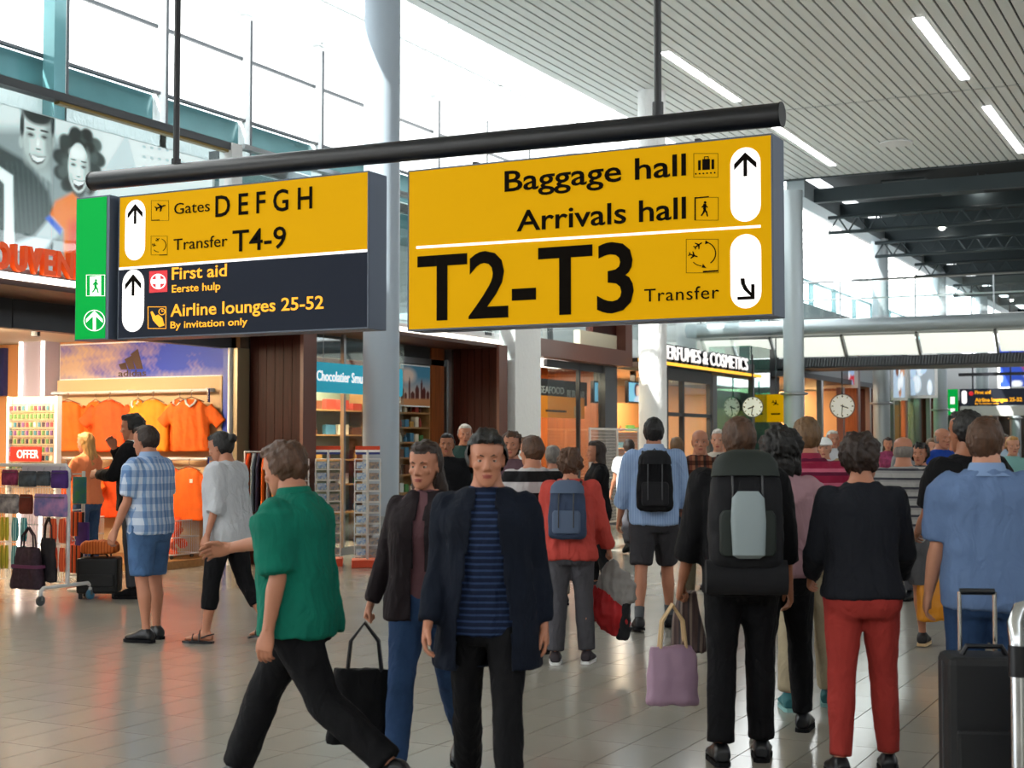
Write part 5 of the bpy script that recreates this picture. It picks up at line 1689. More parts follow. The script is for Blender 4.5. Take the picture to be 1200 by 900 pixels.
class Rig:
    def __init__(s, sex='m', lean=0, twist=0, bend=0, arms=None, legs=None, head=(0, 0), build=1.0, shrug=0, sway=0):
        s.sex = sex; s.tab = MALE if sex == 'm' else FEMALE
        s.b = build
        s.lean, s.twist, s.sway = R(lean), R(twist), R(sway)
        s.arms = arms or {1: (4, 8, 12, 0), -1: (4, 8, 12, 0)}
        s.legs = legs or {1: (2, 3, 4, 0), -1: (-2, 3, 4, 0)}
        sw = .178 if sex == 'm' else .155
        s.sw = sw * (1 + (build - 1) * .6)
        # legs first, from the hip at the standard height
        s.leg = {}
        low = 1e9
        for k in (1, -1):
            fl, ab, kn, fp = s.legs[k]
            hip = Vector((.088 * k, 0, .92))
            M1 = RYm(R(-ab) * k) @ RX(R(fl))
            kneeP = hip + M1 @ Vector((0, 0, -.425))
            M2 = M1 @ RX(R(-kn))
            ank = kneeP + M2 @ Vector((0, 0, -.41))
            MF = RZ(R(-6) * k) @ RX(R(-fp))
            soles = [ank + MF @ Vector((0, y, -.082)) for y in (-.06, .06, .18)]
            low = min(low, min(q.z for q in soles))
            s.leg[k] = (hip, kneeP, ank, M1, M2, MF)
        s.dz = -low
        for k in (1, -1):
            h, n_, a, M1, M2, MF = s.leg[k]; v = Vector((0, 0, s.dz))
            s.leg[k] = (h + v, n_ + v, a + v, M1, M2, MF)
        s.arm = {}
        C14 = s.spine(1.405)
        for k in (1, -1):
            fl, ab, el, rot = s.arms[k]
            sh = C14[0] + C14[1] @ Vector((s.sw * k, -.005, shrug))
            M1 = C14[1] @ RYm(R(-ab) * k) @ RX(R(fl))
            e = sh + M1 @ Vector((0, 0, -.285))
            M2 = M1 @ RZ(R(rot) * k) @ RX(R(el))
            w = e + M2 @ Vector((0, 0, -.255))
            s.arm[k] = (sh, e, w, M1, M2)
        c, M = s.spine(1.54)
        s.HM = M @ RZ(R(head[0])) @ RX(R(-head[1]))
        s.hc = c + M @ Vector((0, .012, 0)) + s.HM @ Vector((0, .012, .078))

    def spine(s, z):
        """frame of the trunk at standard height z"""
        base = Vector((0, 0, .93 + s.dz))
        if z <= .93: return Vector((0, 0, z + s.dz)), Matrix.Identity(3)
        p = base; n = 8
        for i in range(n):
            t = min(1, ((z - .93) * (i + .5) / n) / .35)
            p = p + (RZ(s.twist * t) @ RYm(s.sway * t) @ RX(-s.lean * t)) @ Vector((0, 0, (z - .93) / n))
        t = min(1, (z - .93) / .35)
        return p, RZ(s.twist * t) @ RYm(s.sway * t) @ RX(-s.lean * t)

    def trunk(s, mb, z0, z1, inf=0.0, loose=0, flare=0, n=22, zs=None):
        zz = [z0] + [t[0] for t in s.tab if z0 + .02 < t[0] < z1 - .015] + [z1]
        mx = .170 if s.sex == 'm' else .160
        rings = []
        for z in zz:
            hw, hd, yo = interp(s.tab, max(z, .88) if loose or z0 < .8 else z)
            bb = s.b if z < 1.42 else 1 + (s.b - 1) * .3
            hw *= bb ** .8; hd *= bb
            if loose and z < 1.38:
                hw += (mx * bb ** .8 - hw) * loose if hw < mx * bb ** .8 else 0
                hd += (.125 * bb - hd) * loose if hd < .125 * bb else 0
            f = flare * max(0, (1.2 - z)) if flare else 0
            k = inf if z < 1.43 else inf * .6
            c, M = s.spine(z)
            rings.append(oval(c + M @ Vector((0, yo, 0)), hw + k + f, hd + k + f, n, 2.5, M))
        mb.loft(rings)

    def arm_seg(s, mb, k, t1, inf, loose=0, t0=0.0, cuff=1.0):
        """sleeve or bare arm; t1 in 0..2, upper arm then forearm"""
        sh, e, w, M1, M2 = s.arm[k]
        q = (1 if s.sex == 'm' else .84) * (1 + (s.b - 1) * .5)
        up = [(0, .052, .056, 0), (.25, .052, .053, .002), (.6, .045, .046, .003), (1, .037, .039, 0)]
        fo = [(0, .038, .040, 0), (.25, .041, .041, .004), (.6, .034, .034, .002), (1, .024, .028, 0)]
        def cut(tab, t): return [r for r in tab if r[0] < t] + [(t,) + interp([(a,) + tuple(b) for a, *b in tab], t)]
        g = lambda tab: [(t, rx * q + inf + loose * .01, ry * q + inf + loose * .01, o) for t, rx, ry, o in tab]
        mb.ell(sh + M1 @ Vector((-.012 * k, 0, .0)), ((.058 * q + inf), (.058 * q + inf), (.056 * q + inf)), M1, 12, 8)
        if t1 <= 1:
            seg(mb, sh, e, M1, g(cut(up, t1)), rnd_=False)
        else:
            seg(mb, sh, e, M1, g(up)); seg(mb, e, w, M2, g(cut(fo, t1 - 1)), rnd_=False)

    def leg_seg(s, mb, k, t1, inf, straight=0, flare=0):
        hip, kn, an, M1, M2, MF = s.leg[k]
        q = (1 if s.sex == 'm' else 1.0) * (1 + (s.b - 1) * .5)
        th = [(0, .090, .100, -.004), (.2, .088, .096, -.002), (.5, .076, .082, .004), (.85, .059, .062, .004), (1, .054, .057, 0)]
        sh = [(0, .054, .057, 0), (.15, .052, .056, -.006), (.35, .054, .060, -.014), (.6, .043, .047, -.010), (.85, .033, .036, -.004), (1, .032, .038, -.002)]
        def g(tab, off):
            o = []
            for t, rx, ry, oy in tab:
                rx *= q; ry *= q
                if straight:
                    m = .062; rx += (max(m, rx) - rx) * straight; ry += (max(m + .006, ry) - ry) * straight
                f = flare * (t + off)
                o.append((t, rx + inf + f, ry + inf + f, oy * (1 - straight)))
            return o
        def cut(tab, t): return [r for r in tab if r[0] < t] + [(t,) + interp([(a,) + tuple(b) for a, *b in tab], t)]
        if t1 <= 1:
            seg(mb, hip, kn, M1, g(cut(th, t1), 0), rnd_=False)
        else:
            seg(mb, hip, kn, M1, g(th, 0)); seg(mb, kn, an, M2, g(cut(sh, t1 - 1), 1), rnd_=False)
        mb.ell(hip + Vector((0, -.005, 0)), (.09 * q + inf, .1 * q + inf, .09 + inf), None, 12, 8)

    def foot(s, mb, k, inf=0.0):
        an, MF = s.leg[k][2], s.leg[k][5]
        rr = []
        for y, w, h, zc in ((-.068, .024, .022, -.05), (-.055, .034, .035, -.046), (-.02, .036, .05, -.032), (.03, .037, .046, -.036), (.08, .044, .032, -.05), (.13, .047, .022, -.058), (.17, .038, .018, -.062), (.192, .018, .011, -.066)):
            rr.append([an + MF @ Vector((x_, y, z_)) for x_, z_ in [((w + inf) * math.cos(q), max(-.08, zc + (h + inf) * math.sin(q))) for q in [2 * PI * i / 14 for i in range(14)]]])
        mb.loft(rr)


# ---- head template: ears, brow, nose, lips, sockets; centre between crown and chin, face towards +Y
def head_template():
    mb = MB()
    T = [(-.115, .020, .022, .058), (-.103, .036, .036, .048), (-.085, .048, .054, .034), (-.055, .059, .074, .014), (-.02, .066, .086, .005), (.01, .070, .093, -.001),
         (.04, .075, .098, -.006), (.07, .073, .094, -.010), (.095, .058, .075, -.014), (.110, .034, .046, -.016), (.117, .012, .016, -.016)]
    mb.loft([oval((0, y, z), a, b, 28, 2.2) for z, a, b, y in T])
    mb.loft([oval((0, .088, .018), .008, .006, 10), oval((0, .094, -.002), .009, .010, 10), oval((0, .1, -.022), .013, .014, 10), oval((0, .1, -.033), .016, .014, 10), oval((0, .092, -.042), .012, .008, 10)])
    for s_ in (-1, 1):
        mb.ell((s_ * .013, .094, -.036), (.008, .010, .007))
        mb.ell((s_ * .030, .080, .026), (.022, .012, .007))
        mb.ell((s_ * .040, .064, -.022), (.022, .020, .018))
        mb.ell((s_ * .073, -.004, -.008), (.008, .019, .031), RZ(R(-18) * s_))
        mb.ell((s_ * .078, -.012, .006), (.006, .012, .016), RZ(R(-20) * s_))
    mb.ell((0, .086, -.060), (.023, .011, .0055)); mb.ell((0, .083, -.071), (.019, .011, .006)); mb.ell((0, .076, -.098), (.020, .014, .013))
    def fold(co, n):
        d = np.zeros(len(co))
        for s_ in (-1, 1):
            r2 = ((co[:, 0] - s_ * .031) / .015) ** 2 + ((co[:, 2] - .004) / .011) ** 2
            d -= .0075 * np.exp(-r2) * (co[:, 1] > .03)
        return d
    me = remesh(mb, .0052, 3, fold=fold, mats=[M_skin[0], M_lip], name='head', fac=.4)
    co = get_co(me)
    lips = (np.abs(co[:, 0]) < .024) & (np.abs(co[:, 2] + .066) < .010) & (co[:, 1] > .084)
    mi = [1 if all(lips[v] for v in p.vertices) else 0 for p in me.polygons]
    me.polygons.foreach_set('material_index', mi)
    return me


def hand_template(curl):
    """right hand, wrist at origin, fingers along -Z, palm facing -X, thumb side +Y"""
    mb = MB()
    mb.loft([oval((0, 0, z), a, b, 16, 2.6) for z, a, b in ((.02, .024, .028), (0, .022, .028), (-.03, .019, .038), (-.065, .016, .043), (-.092, .012, .041))])
    for j, (y, L, r) in enumerate(((.031, .072, .0088), (.010, .080, .0090), (-.011, .074, .0086), (-.031, .058, .0078))):
        p = Vector((0, y, -.085)); a = 0; spread = (y - .0) * 1.2
        pts = [p + Vector((0, 0, .02)), p]
        for i, f in enumerate((.45, .30, .25)):
            a += R(curl[i] + j * 3)
            p = p + Vector((-math.sin(a), math.sin(spread) * .3, -math.cos(a))) * L * f
            pts.append(p)
        mb.tube(pts, [r * 1.05, r * 1.05, r, r * .92, r * .75], 10)
        mb.ell(pts[-1], (r * .78,) * 3, None, 8, 6)
        mb.ell(pts[2], (r * 1.08,) * 3, None, 8, 6)
    th = curl[0] / 80
    pts = [Vector((-.004, .018, -.022)), Vector((-.010 - .01 * th, .042, -.048)), Vector((-.018 - .018 * th, .054 - .008 * th, -.076)), Vector((-.024 - .024 * th, .058 - .022 * th, -.102))]
    mb.tube(pts, [.014, .0125, .0105, .0085], 10); mb.ell(pts[-1], (.0085,) * 3, None, 8, 6); mb.ell(pts[1], (.0135,) * 3, None, 8, 6)
    return remesh(mb, .0042, 2, mats=[M_skin[0]], name='hand', fac=.35)


def lids():
    mb = MB()
    for k in (-1, 1):
        for z0, z1 in ((.25, 1.45), (-1.45, -.55)):
            rr = []
            for i in range(5):
                a = z0 + (z1 - z0) * i / 4
                rr.append([Vector((k * .031 + .0132 * math.cos(a) * math.cos(q), .0705 + .0132 * math.cos(a) * math.sin(q), .003 + .0128 * math.sin(a))) for q in [PI * j / 12 for j in range(13)]])
            n_ = 13; o = [v for r in rr for v in r]
            mb.add(o, [(a * n_ + i, a * n_ + i + 1, (a + 1) * n_ + i + 1, (a + 1) * n_ + i) for a in range(4) for i in range(12)])
    return mb.mesh('lids', [M_skin[0]])


HEAD = head_template()
LIDS = lids()
HAND = {'relaxed': hand_template((18, 26, 16)), 'grip': hand_template((68, 78, 45)), 'open': hand_template((5, 8, 6))}


def merged(me_list, mats, name):
    """join meshes given as (mesh, 4x4 matrix, mirror)"""
    bm = bmesh.new()
    for me, M in me_list:
        t = me.copy(); t.transform(M)
        if M.determinant() < 0: t.flip_normals()
        bm.from_mesh(t); bpy.data.meshes.remove(t)
    out = bpy.data.meshes.new(name); bm.to_mesh(out); bm.free()
    for m in mats: out.materials.append(m)
    out.polygons.foreach_set('use_smooth', [True] * len(out.polygons))
    return out


def M4(M, p): return Matrix.Translation(p) @ M.to_4x4()


def hair_mesh(style, seed=0, vox=.007):
    mb = MB()
    if style == 'bald':
        mb.ell((0, -.016, -.002), (.080, .101, .085), None, 20, 14)
        f = lambda co, n: .003 * wav(co, 120, seed)
        cut = lambda co: (co[:, 2] > .048 - .4 * np.clip(co[:, 1], -.1, .1) * 0) | (co[:, 2] < -.055) | (co[:, 1] > .02)
    elif style == 'short':
        mb.ell((0, -.020, .020), (.089, .110, .113), None, 22, 16)
        mb.ell((0, .028, .098), (.062, .058, .028), None, 14, 8)
        f = lambda co, n: .0045 * wav(co, 95, seed) + .003 * wav(co, 190, seed + 1)
        cut = lambda co: (co[:, 2] < np.where(co[:, 1] > .012, .060 + (co[:, 1] - .012) * .2, np.where(co[:, 1] > -.02, -.012, -.085)))
    elif style == 'thick':
        mb.ell((0, -.020, .024), (.095, .116, .115), None, 22, 16)
        mb.ell((0, .035, .098), (.068, .062, .034), None, 14, 8)
        f = lambda co, n: .010 * wav(co, 60, seed) + .005 * wav(co, 150, seed + 1)
        cut = lambda co: (co[:, 2] < np.where(co[:, 1] > .02, .062 + (co[:, 1] - .02) * .2, np.where(co[:, 1] > -.02, -.03, -.10)))
    elif style == 'curly':
        mb.ell((0, -.024, .018), (.105, .120, .118), None, 22, 16)
        f = lambda co, n: .014 * wav(co, 70, seed) + .008 * wav(co, 140, seed + 1)
        cut = lambda co: (co[:, 2] < np.where(co[:, 1] > .03, .058, -.11))
    elif style == 'long':
        mb.ell((0, -.020, .022), (.093, .114, .116), None, 22, 16)
        mb.ell((0, .028, .100), (.064, .058, .028), None, 14, 8)
        mb.loft([oval((0, y, z), a, b, 18) for z, a, b, y in ((.03, .082, .085, -.03), (-.04, .086, .075, -.045), (-.12, .094, .058, -.06), (-.2, .10, .045, -.075), (-.28, .085, .035, -.085), (-.33, .05, .02, -.088))])
        f = lambda co, n: .008 * wav(co * np.array([1, 1, .2]), 75, seed) + .003 * wav(co, 120, seed)
        cut = lambda co: (co[:, 2] < .066) & (co[:, 1] > .018)
    elif style == 'afro':
        mb.ell((0, -.03, .02), (.125, .135, .13), None, 22, 16)
        mb.ell((0, -.06, -.09), (.115, .09, .11), None, 18, 12)
        f = lambda co, n: .014 * wav(co, 60, seed) + .009 * wav(co, 130, seed + 1)
        cut = lambda co: (co[:, 2] < .052) & (co[:, 1] > .03)
    elif style == 'bun':
        mb.ell((0, -.020, .020), (.090, .112, .113), None, 22, 16)
        mb.ell((0, .028, .098), (.062, .058, .026), None, 14, 8)
        mb.ell((0, -.125, .035), (.045, .042, .042), None, 14, 10)
        f = lambda co, n: .004 * wav(co * np.array([.4, 1, 1]), 110, seed) + .002 * wav(co, 190, seed)
        cut = lambda co: (co[:, 2] < np.where(co[:, 1] > .012, .062, np.where(co[:, 1] > -.02, -.0, -.09)))
    elif style == 'cap':
        mb.ell((0, -.010, .042), (.090, .112, .085), None, 22, 16)
        mb.loft([oval((0, .08, .050), .075, .03, 18), oval((0, .14, .040), .068, .035, 18), oval((0, .145, .032), .066, .034, 18), oval((0, .09, .040), .075, .03, 18)])
        f = lambda co, n: .001 * wav(co, 60, seed); cut = lambda co: co[:, 2] < .026
    return remesh(mb, vox, 2, fold=f, cut=cut, name='hair', fac=.4)


def fold_cloth(amp, seed, stretch=(1, 1, .35), hemz=None):
    st = np.array(stretch)
    def f(co, n):
        r1 = 1 - 2 * np.abs(wav(co * st, 19, seed)); r2 = 1 - 2 * np.abs(wav(co * np.array([.5, .5, 1.1]), 13, seed + 3))
        return amp * (.8 * wav(co * st, 17, seed) + .75 * r1 * np.abs(r1) + .55 * r2 * np.abs(r2) + .22 * wav(co, 64, seed) + .45 * (1 - 2 * np.abs(wav(co * np.array([1, 1, .55]), 36, seed + 1))))
    return f


def person(label, at, face, H=1.72, sex='m', pose=None, skin=1, hair=('short', None), top=None, bottom=None, shoes=None, outer=None,
           q=1.0, group=None, hands=('relaxed', 'relaxed'), eyes=True, seed=1, extra=None, build=1.0):
    """top: dict(m, sleeve, hem, inf, loose, neck) ; bottom: dict(kind, m) ; face: 0 = away from the viewpoint, 90 = towards screen left"""
    rg = Rig(sex, build=build, **(pose or {}))
    sk = M_skin[skin]
    mb = MB()
    rg.trunk(mb, .82, 1.60)
    for k in (1, -1):
        rg.arm_seg(mb, k, 2.0, 0); rg.leg_seg(mb, k, 2.0, 0); rg.foot(mb, k, -.004)
    body = remesh(mb, .013 * q, 4, name='body')
    items = [(body, Matrix.Identity(4)), (HEAD, M4(rg.HM, rg.hc))]
    for k in (1, -1):
        sh, e, w, M1, M2 = rg.arm[k]
        hq = 1.0 if sex == 'm' else .9
        S = Matrix.Diagonal((hq * k, hq, hq, 1))
        items.append((HAND[hands[0 if k == -1 else 1]], M4(M2, w + M2 @ Vector((0, 0, .006))) @ S))
    if eyes: items.append((LIDS, M4(rg.HM, rg.hc)))
    me = merged(items, [sk, M_lip], 'person')
    # the body mesh loses its lip index except on the head
    root = link('person', me, None, at, (0, 0, YAW + R(face)))
    bpy.data.meshes.remove(body)
    s = H / 1.738
    root.scale = (s, s, s)
    tag(root, label, 'person', group)
    if eyes:
        for k in (-1, 1):
            p = rg.hc + rg.HM @ Vector((k * .031, .0705, .003))
            eb = part('eye', MB().ell((0, 0, 0), (.0115,) * 3, None, 12, 8), M_eye, root, p, smooth=True)
            fw = rg.HM @ Vector((0, 1, 0))
            part('iris', MB().ell(tuple(fw * .0066), (.0062,) * 3, None, 10, 6), M_iris, eb, smooth=True)
        if hair[1] is not None:
            mbw = MB()
            for k in (-1, 1):
                mbw.tube([rg.hc + rg.HM @ Vector((k * x, y, z)) for x, y, z in ((.014, .091, .021), (.03, .089, .028), (.046, .076, .022))], [.002, .0035, .002], 6)
            part('eyebrows', mbw, hair[1], root, smooth=True)
    if hair[0] and hair[1] is not None:
        hm = hair_mesh(hair[0], seed % 6, .008 * max(1, q * .9))
        hm.transform(M4(rg.HM, rg.hc)); hm.materials.append(hair[1])
        link('cap' if hair[0] == 'cap' else 'hair', hm, root)
        if hair[0] == 'cap':
            hm2 = hair_mesh('bald', 1, .009); hm2.transform(M4(rg.HM, rg.hc)); hm2.materials.append(H_grey); link('hair', hm2, root)

    def garment(name, mb, m, amp=.004, sd=0, cut=None, thick=None, vox=.013):
        crumple(m)
        g = remesh(mb, vox * q, 3, fold=fold_cloth(amp, (seed + sd) % 7), cut=cut, thick=thick, mats=[m], name=name)
        return link(name, g, root)
    if bottom:
        k_ = bottom['kind']; m = bottom['m']; inf = bottom.get('inf', .012); top_z = bottom.get('waist', 1.02)
        mb = MB()
        if k_ == 'skirt':
            rg.trunk(mb, bottom.get('hem', .6), top_z, inf + .01, 1, .14)
            rg_ok = True
        else:
            rg.trunk(mb, .80, top_z, inf)
            t1 = {'trousers': 1.97, 'shorts': .93, 'capri': 1.55, 'jeans': 1.97, 'leggings': 1.95, 'short': .55}[k_]
            st = {'trousers': .75, 'shorts': .6, 'capri': .3, 'jeans': .45, 'leggings': 0, 'short': .5}[k_]
            for k in (1, -1): rg.leg_seg(mb, k, t1, inf if k_ != 'leggings' else .006, st, .012 if k_ in ('shorts', 'short') else 0)
        o = garment({'capri': 'cropped_trousers', 'short': 'shorts'}.get(k_, k_), mb, m, bottom.get('amp', .0045), 3)
        if bottom.get('belt'):
            mb = MB(); rg.trunk(mb, top_z - .04, top_z + .005, inf + .008); part('belt', mb, bottom['belt'], root, smooth=True)
    if top:
        mb = MB()
        inf = top.get('inf', .02)
        rg.trunk(mb, top.get('hem', .92), top.get('neck', 1.492), inf, top.get('loose', .5), top.get('flare', 0))
        for k in (1, -1):
            if top.get('sleeve', .7) > 0: rg.arm_seg(mb, k, top.get('sleeve', .7), inf * .7 + .004, top.get('sl', 1))
        o = garment(top.get('name', 'shirt'), mb, top['m'], top.get('amp', .006), 0)
        if top.get('collar'):
            c, M = rg.spine(1.50)
            rr = [oval(c + M @ Vector((0, -.012, dz)), r, r * .92, 18, 2.2, M) for dz, r in ((-.035, .118), (-.012, .092), (.022, .080), (.028, .072), (.0, .070))]
            part('collar', MB().loft(rr, cap=False), top['collar'], root, smooth=True, recalc=True)
    if outer:
        mb = MB()
        inf = outer.get('inf', .035)
        rg.trunk(mb, outer.get('hem', .80), 1.49, inf, .8, outer.get('flare', .05))
        for k in (1, -1): rg.arm_seg(mb, k, outer.get('sleeve', 1.93), inf * .4, .6)
        op = outer.get('open', 0)
        def cut(co):
            c = co[:, 1] > .02
            w = op * (.35 + .75 * np.clip((1.45 - (co[:, 2] - rg.dz)) / .6, 0, 1))
            return c & (np.abs(co[:, 0]) < w) & (co[:, 2] < 1.5 + rg.dz)
        garment(outer.get('name', 'jacket'), mb, outer['m'], .006, 5, cut=cut if op else None, thick=.006 if op else None)
    if shoes:
        for k in (1, -1):
            an, MF = rg.leg[k][2], rg.leg[k][5]
            mb = MB()
            if shoes['kind'] == 'sandal':
                mbs = MB()
                out_ = [(-.07, .022), (-.055, .034), (0, .038), (.06, .044), (.12, .050), (.17, .042), (.20, .02)]
                P_ = [(w, y) for y, w in out_] + [(-w, y) for y, w in out_[::-1]]
                mbs.prism(P_, lambda u, v, d: an + MF @ Vector((u, v, d)), -.096, -.078)
                so = part('sandal', mbs, shoes['m'], root)
                mb2 = MB()
                for y, h, w in ((.11, -.030, .053), (.05, .0, .046)):
                    mb2.tube([an + MF @ Vector((x, y + (x * .3), z)) for x, z in ((-w, -.08), (-w * .8, h - .02), (0, h + .004), (w * .8, h - .02), (w, -.08))], .006, 6)
                mb2.tube([an + MF @ Vector((x, y, z)) for x, y, z in ((.036, .02, -.05), (.04, -.03, -.03), (0, -.075, -.02), (-.04, -.03, -.03), (-.036, .02, -.05))], .006, 6)
                part('strap', mb2, shoes['m'], so, smooth=True)
            else:
                rg.foot(mb, k, .009)
                if shoes['kind'] == 'boot': seg(mb, an + MF @ Vector((0, 0, .10)), an, rg.leg[k][4], [(0, .045, .05, 0), (1, .042, .05, 0)], rnd_=False)
                sh_ = remesh(mb, .008, 2, mats=[shoes['m']], name='shoe')
                so = link('shoe', sh_, root)
                mbs = MB()
                out_ = [(-.078, .022), (-.06, .040), (0, .044), (.06, .050), (.12, .056), (.17, .048), (.205, .022)]
                P_ = [(w, y) for y, w in out_] + [(-w, y) for y, w in out_[::-1]]
                mbs.prism(P_, lambda u, v, d: an + MF @ Vector((u, v, d)), -.098, -.076)
                part('sole', mbs, shoes.get('sole', M_white), so)
                if shoes.get('sock'):
                    mb = MB(); seg(mb, an + rg.leg[k][4] @ Vector((0, 0, .09)), an, rg.leg[k][4], [(0, .042, .046, -.004), (1, .038, .044, -.002)], rnd_=False)
                    part('sock', mb, shoes['sock'], root, smooth=True)
        # soles are 16 mm thick: lift the wearer
        root.location.z += .016 * s
    if extra: extra(root, rg)
    return root, rg


def to_world(root, v):
    return root.matrix_basis @ Vector(v)
def Hof(d, py): return EYE + (520 - py) / 1667 * d
M_denim = mat('denim', '#2c4468', .85, noise=.25, nscale=6, bump=.15, bscale=120)
M_denim_l = mat('denim_light', '#46648c', .85, noise=.3, nscale=6, bump=.15, bscale=120)
M_blk = mat('black_cloth', '#0b0b0f', .8, bump=.1, bscale=90)
M_blk2 = mat('black_knit', '#131318', .9, bump=.2, bscale=120)
M_grt = mat('grey_trousers', '#4d4c52', .85, noise=.1, nscale=10)
M_navyj = mat('navy_jacket', '#0b1322', .8, noise=.2, nscale=5)
M_beiget = mat('beige_trousers', '#a5987f', .85, noise=.1, nscale=6)
shoe_b = dict(kind='shoe', m=M_black, sole=M_blk)
shoe_w = dict(kind='shoe', m=mat('pale_sneaker', '#b8b4b0', .6), sole=M_white)
WALK = lambda a=26, b=-22, k1=8, k2=28, p=24: {1: (a, 2, k1, 0), -1: (b, 2, k2, p)}
WALKL = lambda a=26, b=-22, k1=8, k2=28, p=24: {-1: (a, 2, k1, 0), 1: (b, 2, k2, p)}

# ---- man in blue checks and denim shorts
person('man in blue checked short-sleeved shirt, denim shorts and black sandals before the jersey wall', spot(176, 11.65), 62, Hof(11.65, 501), 'm',
       dict(legs={1: (3, 2, 4, 0), -1: (-3, 2, 6, 0)}, arms={1: (6, 12, 16, 0), -1: (8, 8, 16, 0)}, head=(10, 6), lean=2), 1, ('short', H_dark),
       dict(m=stripes('blue_check', ['#7d9cc4', '#b4c4da', '#8aa6cc', '#c4cfe0'], 'X', .09, second=('Z', .11, ['#c8d4e6', '#ffffff'])), sleeve=.85, hem=.86, inf=.03, loose=.9, collar=mat('blue_collar', '#8aa4c8', .8)),
       dict(kind='shorts', m=M_denim_l, inf=.022), dict(kind='shoe', m=M_black, sole=M_blk), seed=1)
# ---- woman in white blouse
person('woman in loose white blouse, black cropped trousers and sandals, dark hair in a bun', spot(268, 11.55), 70, Hof(11.55, 506), 'f',
       dict(legs={-1: (12, 2, 6, 0), 1: (-14, 2, 16, 12)}, arms={1: (10, 14, 35, 0), -1: (-4, 12, 20, 0)}, head=(5, 14), lean=4), 1, ('bun', H_black),
       dict(m=mat('white_blouse', '#b9bcc2', .85, bump=.1, bscale=60), sleeve=1.25, hem=.84, inf=.035, loose=1, flare=.05, amp=.009, sl=2, name='blouse'),
       dict(kind='capri', m=M_blk, inf=.01), dict(kind='sandal', m=M_black), seed=2, build=1.05)
# ---- man in black jacket by the suitcase
person('man in black jacket and charcoal trousers, hand to his face, beside the black suitcase', spot(160, 14.9), 80, Hof(14.75, 487), 'm',
       dict(arms={1: (48, 8, 118, 25), -1: (30, 6, 70, 30)}, head=(12, 4), lean=2), 1, ('thick', H_black),
       dict(m=M_white, sleeve=0, hem=.95, inf=.012, loose=0), dict(kind='trousers', m=mat('charcoal_trousers', '#3a3b40', .85)), dict(kind='shoe', m=M_blk, sole=M_blk),
       dict(m=M_blk, hem=.82, inf=.03, open=.04), seed=3)
# ---- blonde girl in coral
person('blonde woman in coral T-shirt and blue jeans looking at the orange jerseys', spot(103, 17.2), 62, Hof(17.2, 509), 'f',
       dict(arms={1: (8, 6, 16, 0), -1: (35, 6, 60, 10)}, head=(8, 8)), 0, ('long', H_blond),
       dict(m=mat('coral_tee', '#d98058', .85), sleeve=.5, hem=.88, inf=.02, loose=.6), dict(kind='jeans', m=M_denim), shoe_w, seed=4)

# ---- green shirted walker
M_green = mat('green_polo', '#0b6d5a', .85, noise=.12, nscale=6)
g_, gr_ = person('walker in loose green shirt and black trousers striding left in the foreground', spot(350, 6.5), 74, Hof(6.5, 500), 'm',
       dict(legs=WALK(30, -26, 8, 26, 30), arms={-1: (-6, 8, 18, 0), 1: (62, 14, 26, 14)}, lean=5, head=(-4, 10), twist=-6), 1, ('thick', H_brown),
       dict(m=M_green, sleeve=.95, hem=.84, inf=.026, loose=.8, flare=.06, amp=.009, sl=2, collar=M_green), dict(kind='trousers', m=M_blk, inf=.016), shoe_b, seed=5, build=1.1)

# ---- man in navy jacket
M_nstr = stripes('navy_stripe_shirt', ['#101c34', '#2a3c60', '#0e1830'], 'Z', .028)
person('man in open dark navy jacket over a striped navy shirt walking towards the viewer', spot(571, 6.1), 176, Hof(6.1, 504), 'm',
       dict(legs=WALKL(16, -14, 6, 20, 16), arms={1: (8, 8, 16, 0), -1: (-8, 8, 14, 0)}, head=(6, 4), lean=1), 1, ('thick', H_black),
       dict(m=M_nstr, sleeve=0, hem=.84, inf=.020, loose=.4), dict(kind='trousers', m=M_blk, inf=.006, waist=.97), shoe_b,
       dict(m=M_navyj, hem=.70, inf=.032, open=.11, flare=.09), seed=6, build=1.0)
# ---- woman half behind him
wn_, wr_ = person('woman in dark brown jacket and blue jeans half behind the man in the navy jacket', spot(500, 6.9), 168, Hof(6.9, 518), 'f',
       dict(legs=WALK(14, -14, 6, 20, 16), arms={1: (-6, 16, 14, 0), -1: (8, 10, 20, 0)}, head=(-8, 4)), 1, ('long', H_dark),
       dict(m=mat('mauve_scarf_top', '#6a4a50', .85), sleeve=0, hem=.9, inf=.012, loose=.2), dict(kind='jeans', m=M_denim), shoe_b,
       dict(m=mat('dark_brown_jacket', '#241c20', .8), hem=.82, inf=.03, open=.04), hands=('relaxed', 'grip'), seed=7)
w_ = to_world(wn_, wr_.arm[1][2] + wr_.arm[1][4] @ Vector((0, 0, -.1)))
tote('shoulder_bag', 'black slouchy bag carried by the woman in the dark brown jacket', w_ + Vector((0, 0, -.58)), YAW, .38, .30, .36, .15, M_blk, M_black, .22, None, seed=2)

# ---- black white striped
person('person in broad black and white striped jumper and black trousers, behind the navy jacket', spot(624, 10.8), 8, Hof(10.8, 511), 'm',
       dict(legs=WALK(14, -16, 6, 20, 18), head=(30, 2)), 1, ('short', H_brown),
       dict(m=stripes('wide_black_white', ['#141416', '#b8b4b6'], 'Z', .17), sleeve=1.6, hem=.93, inf=.022, loose=.7), dict(kind='trousers', m=M_blk), shoe_b, seed=1)

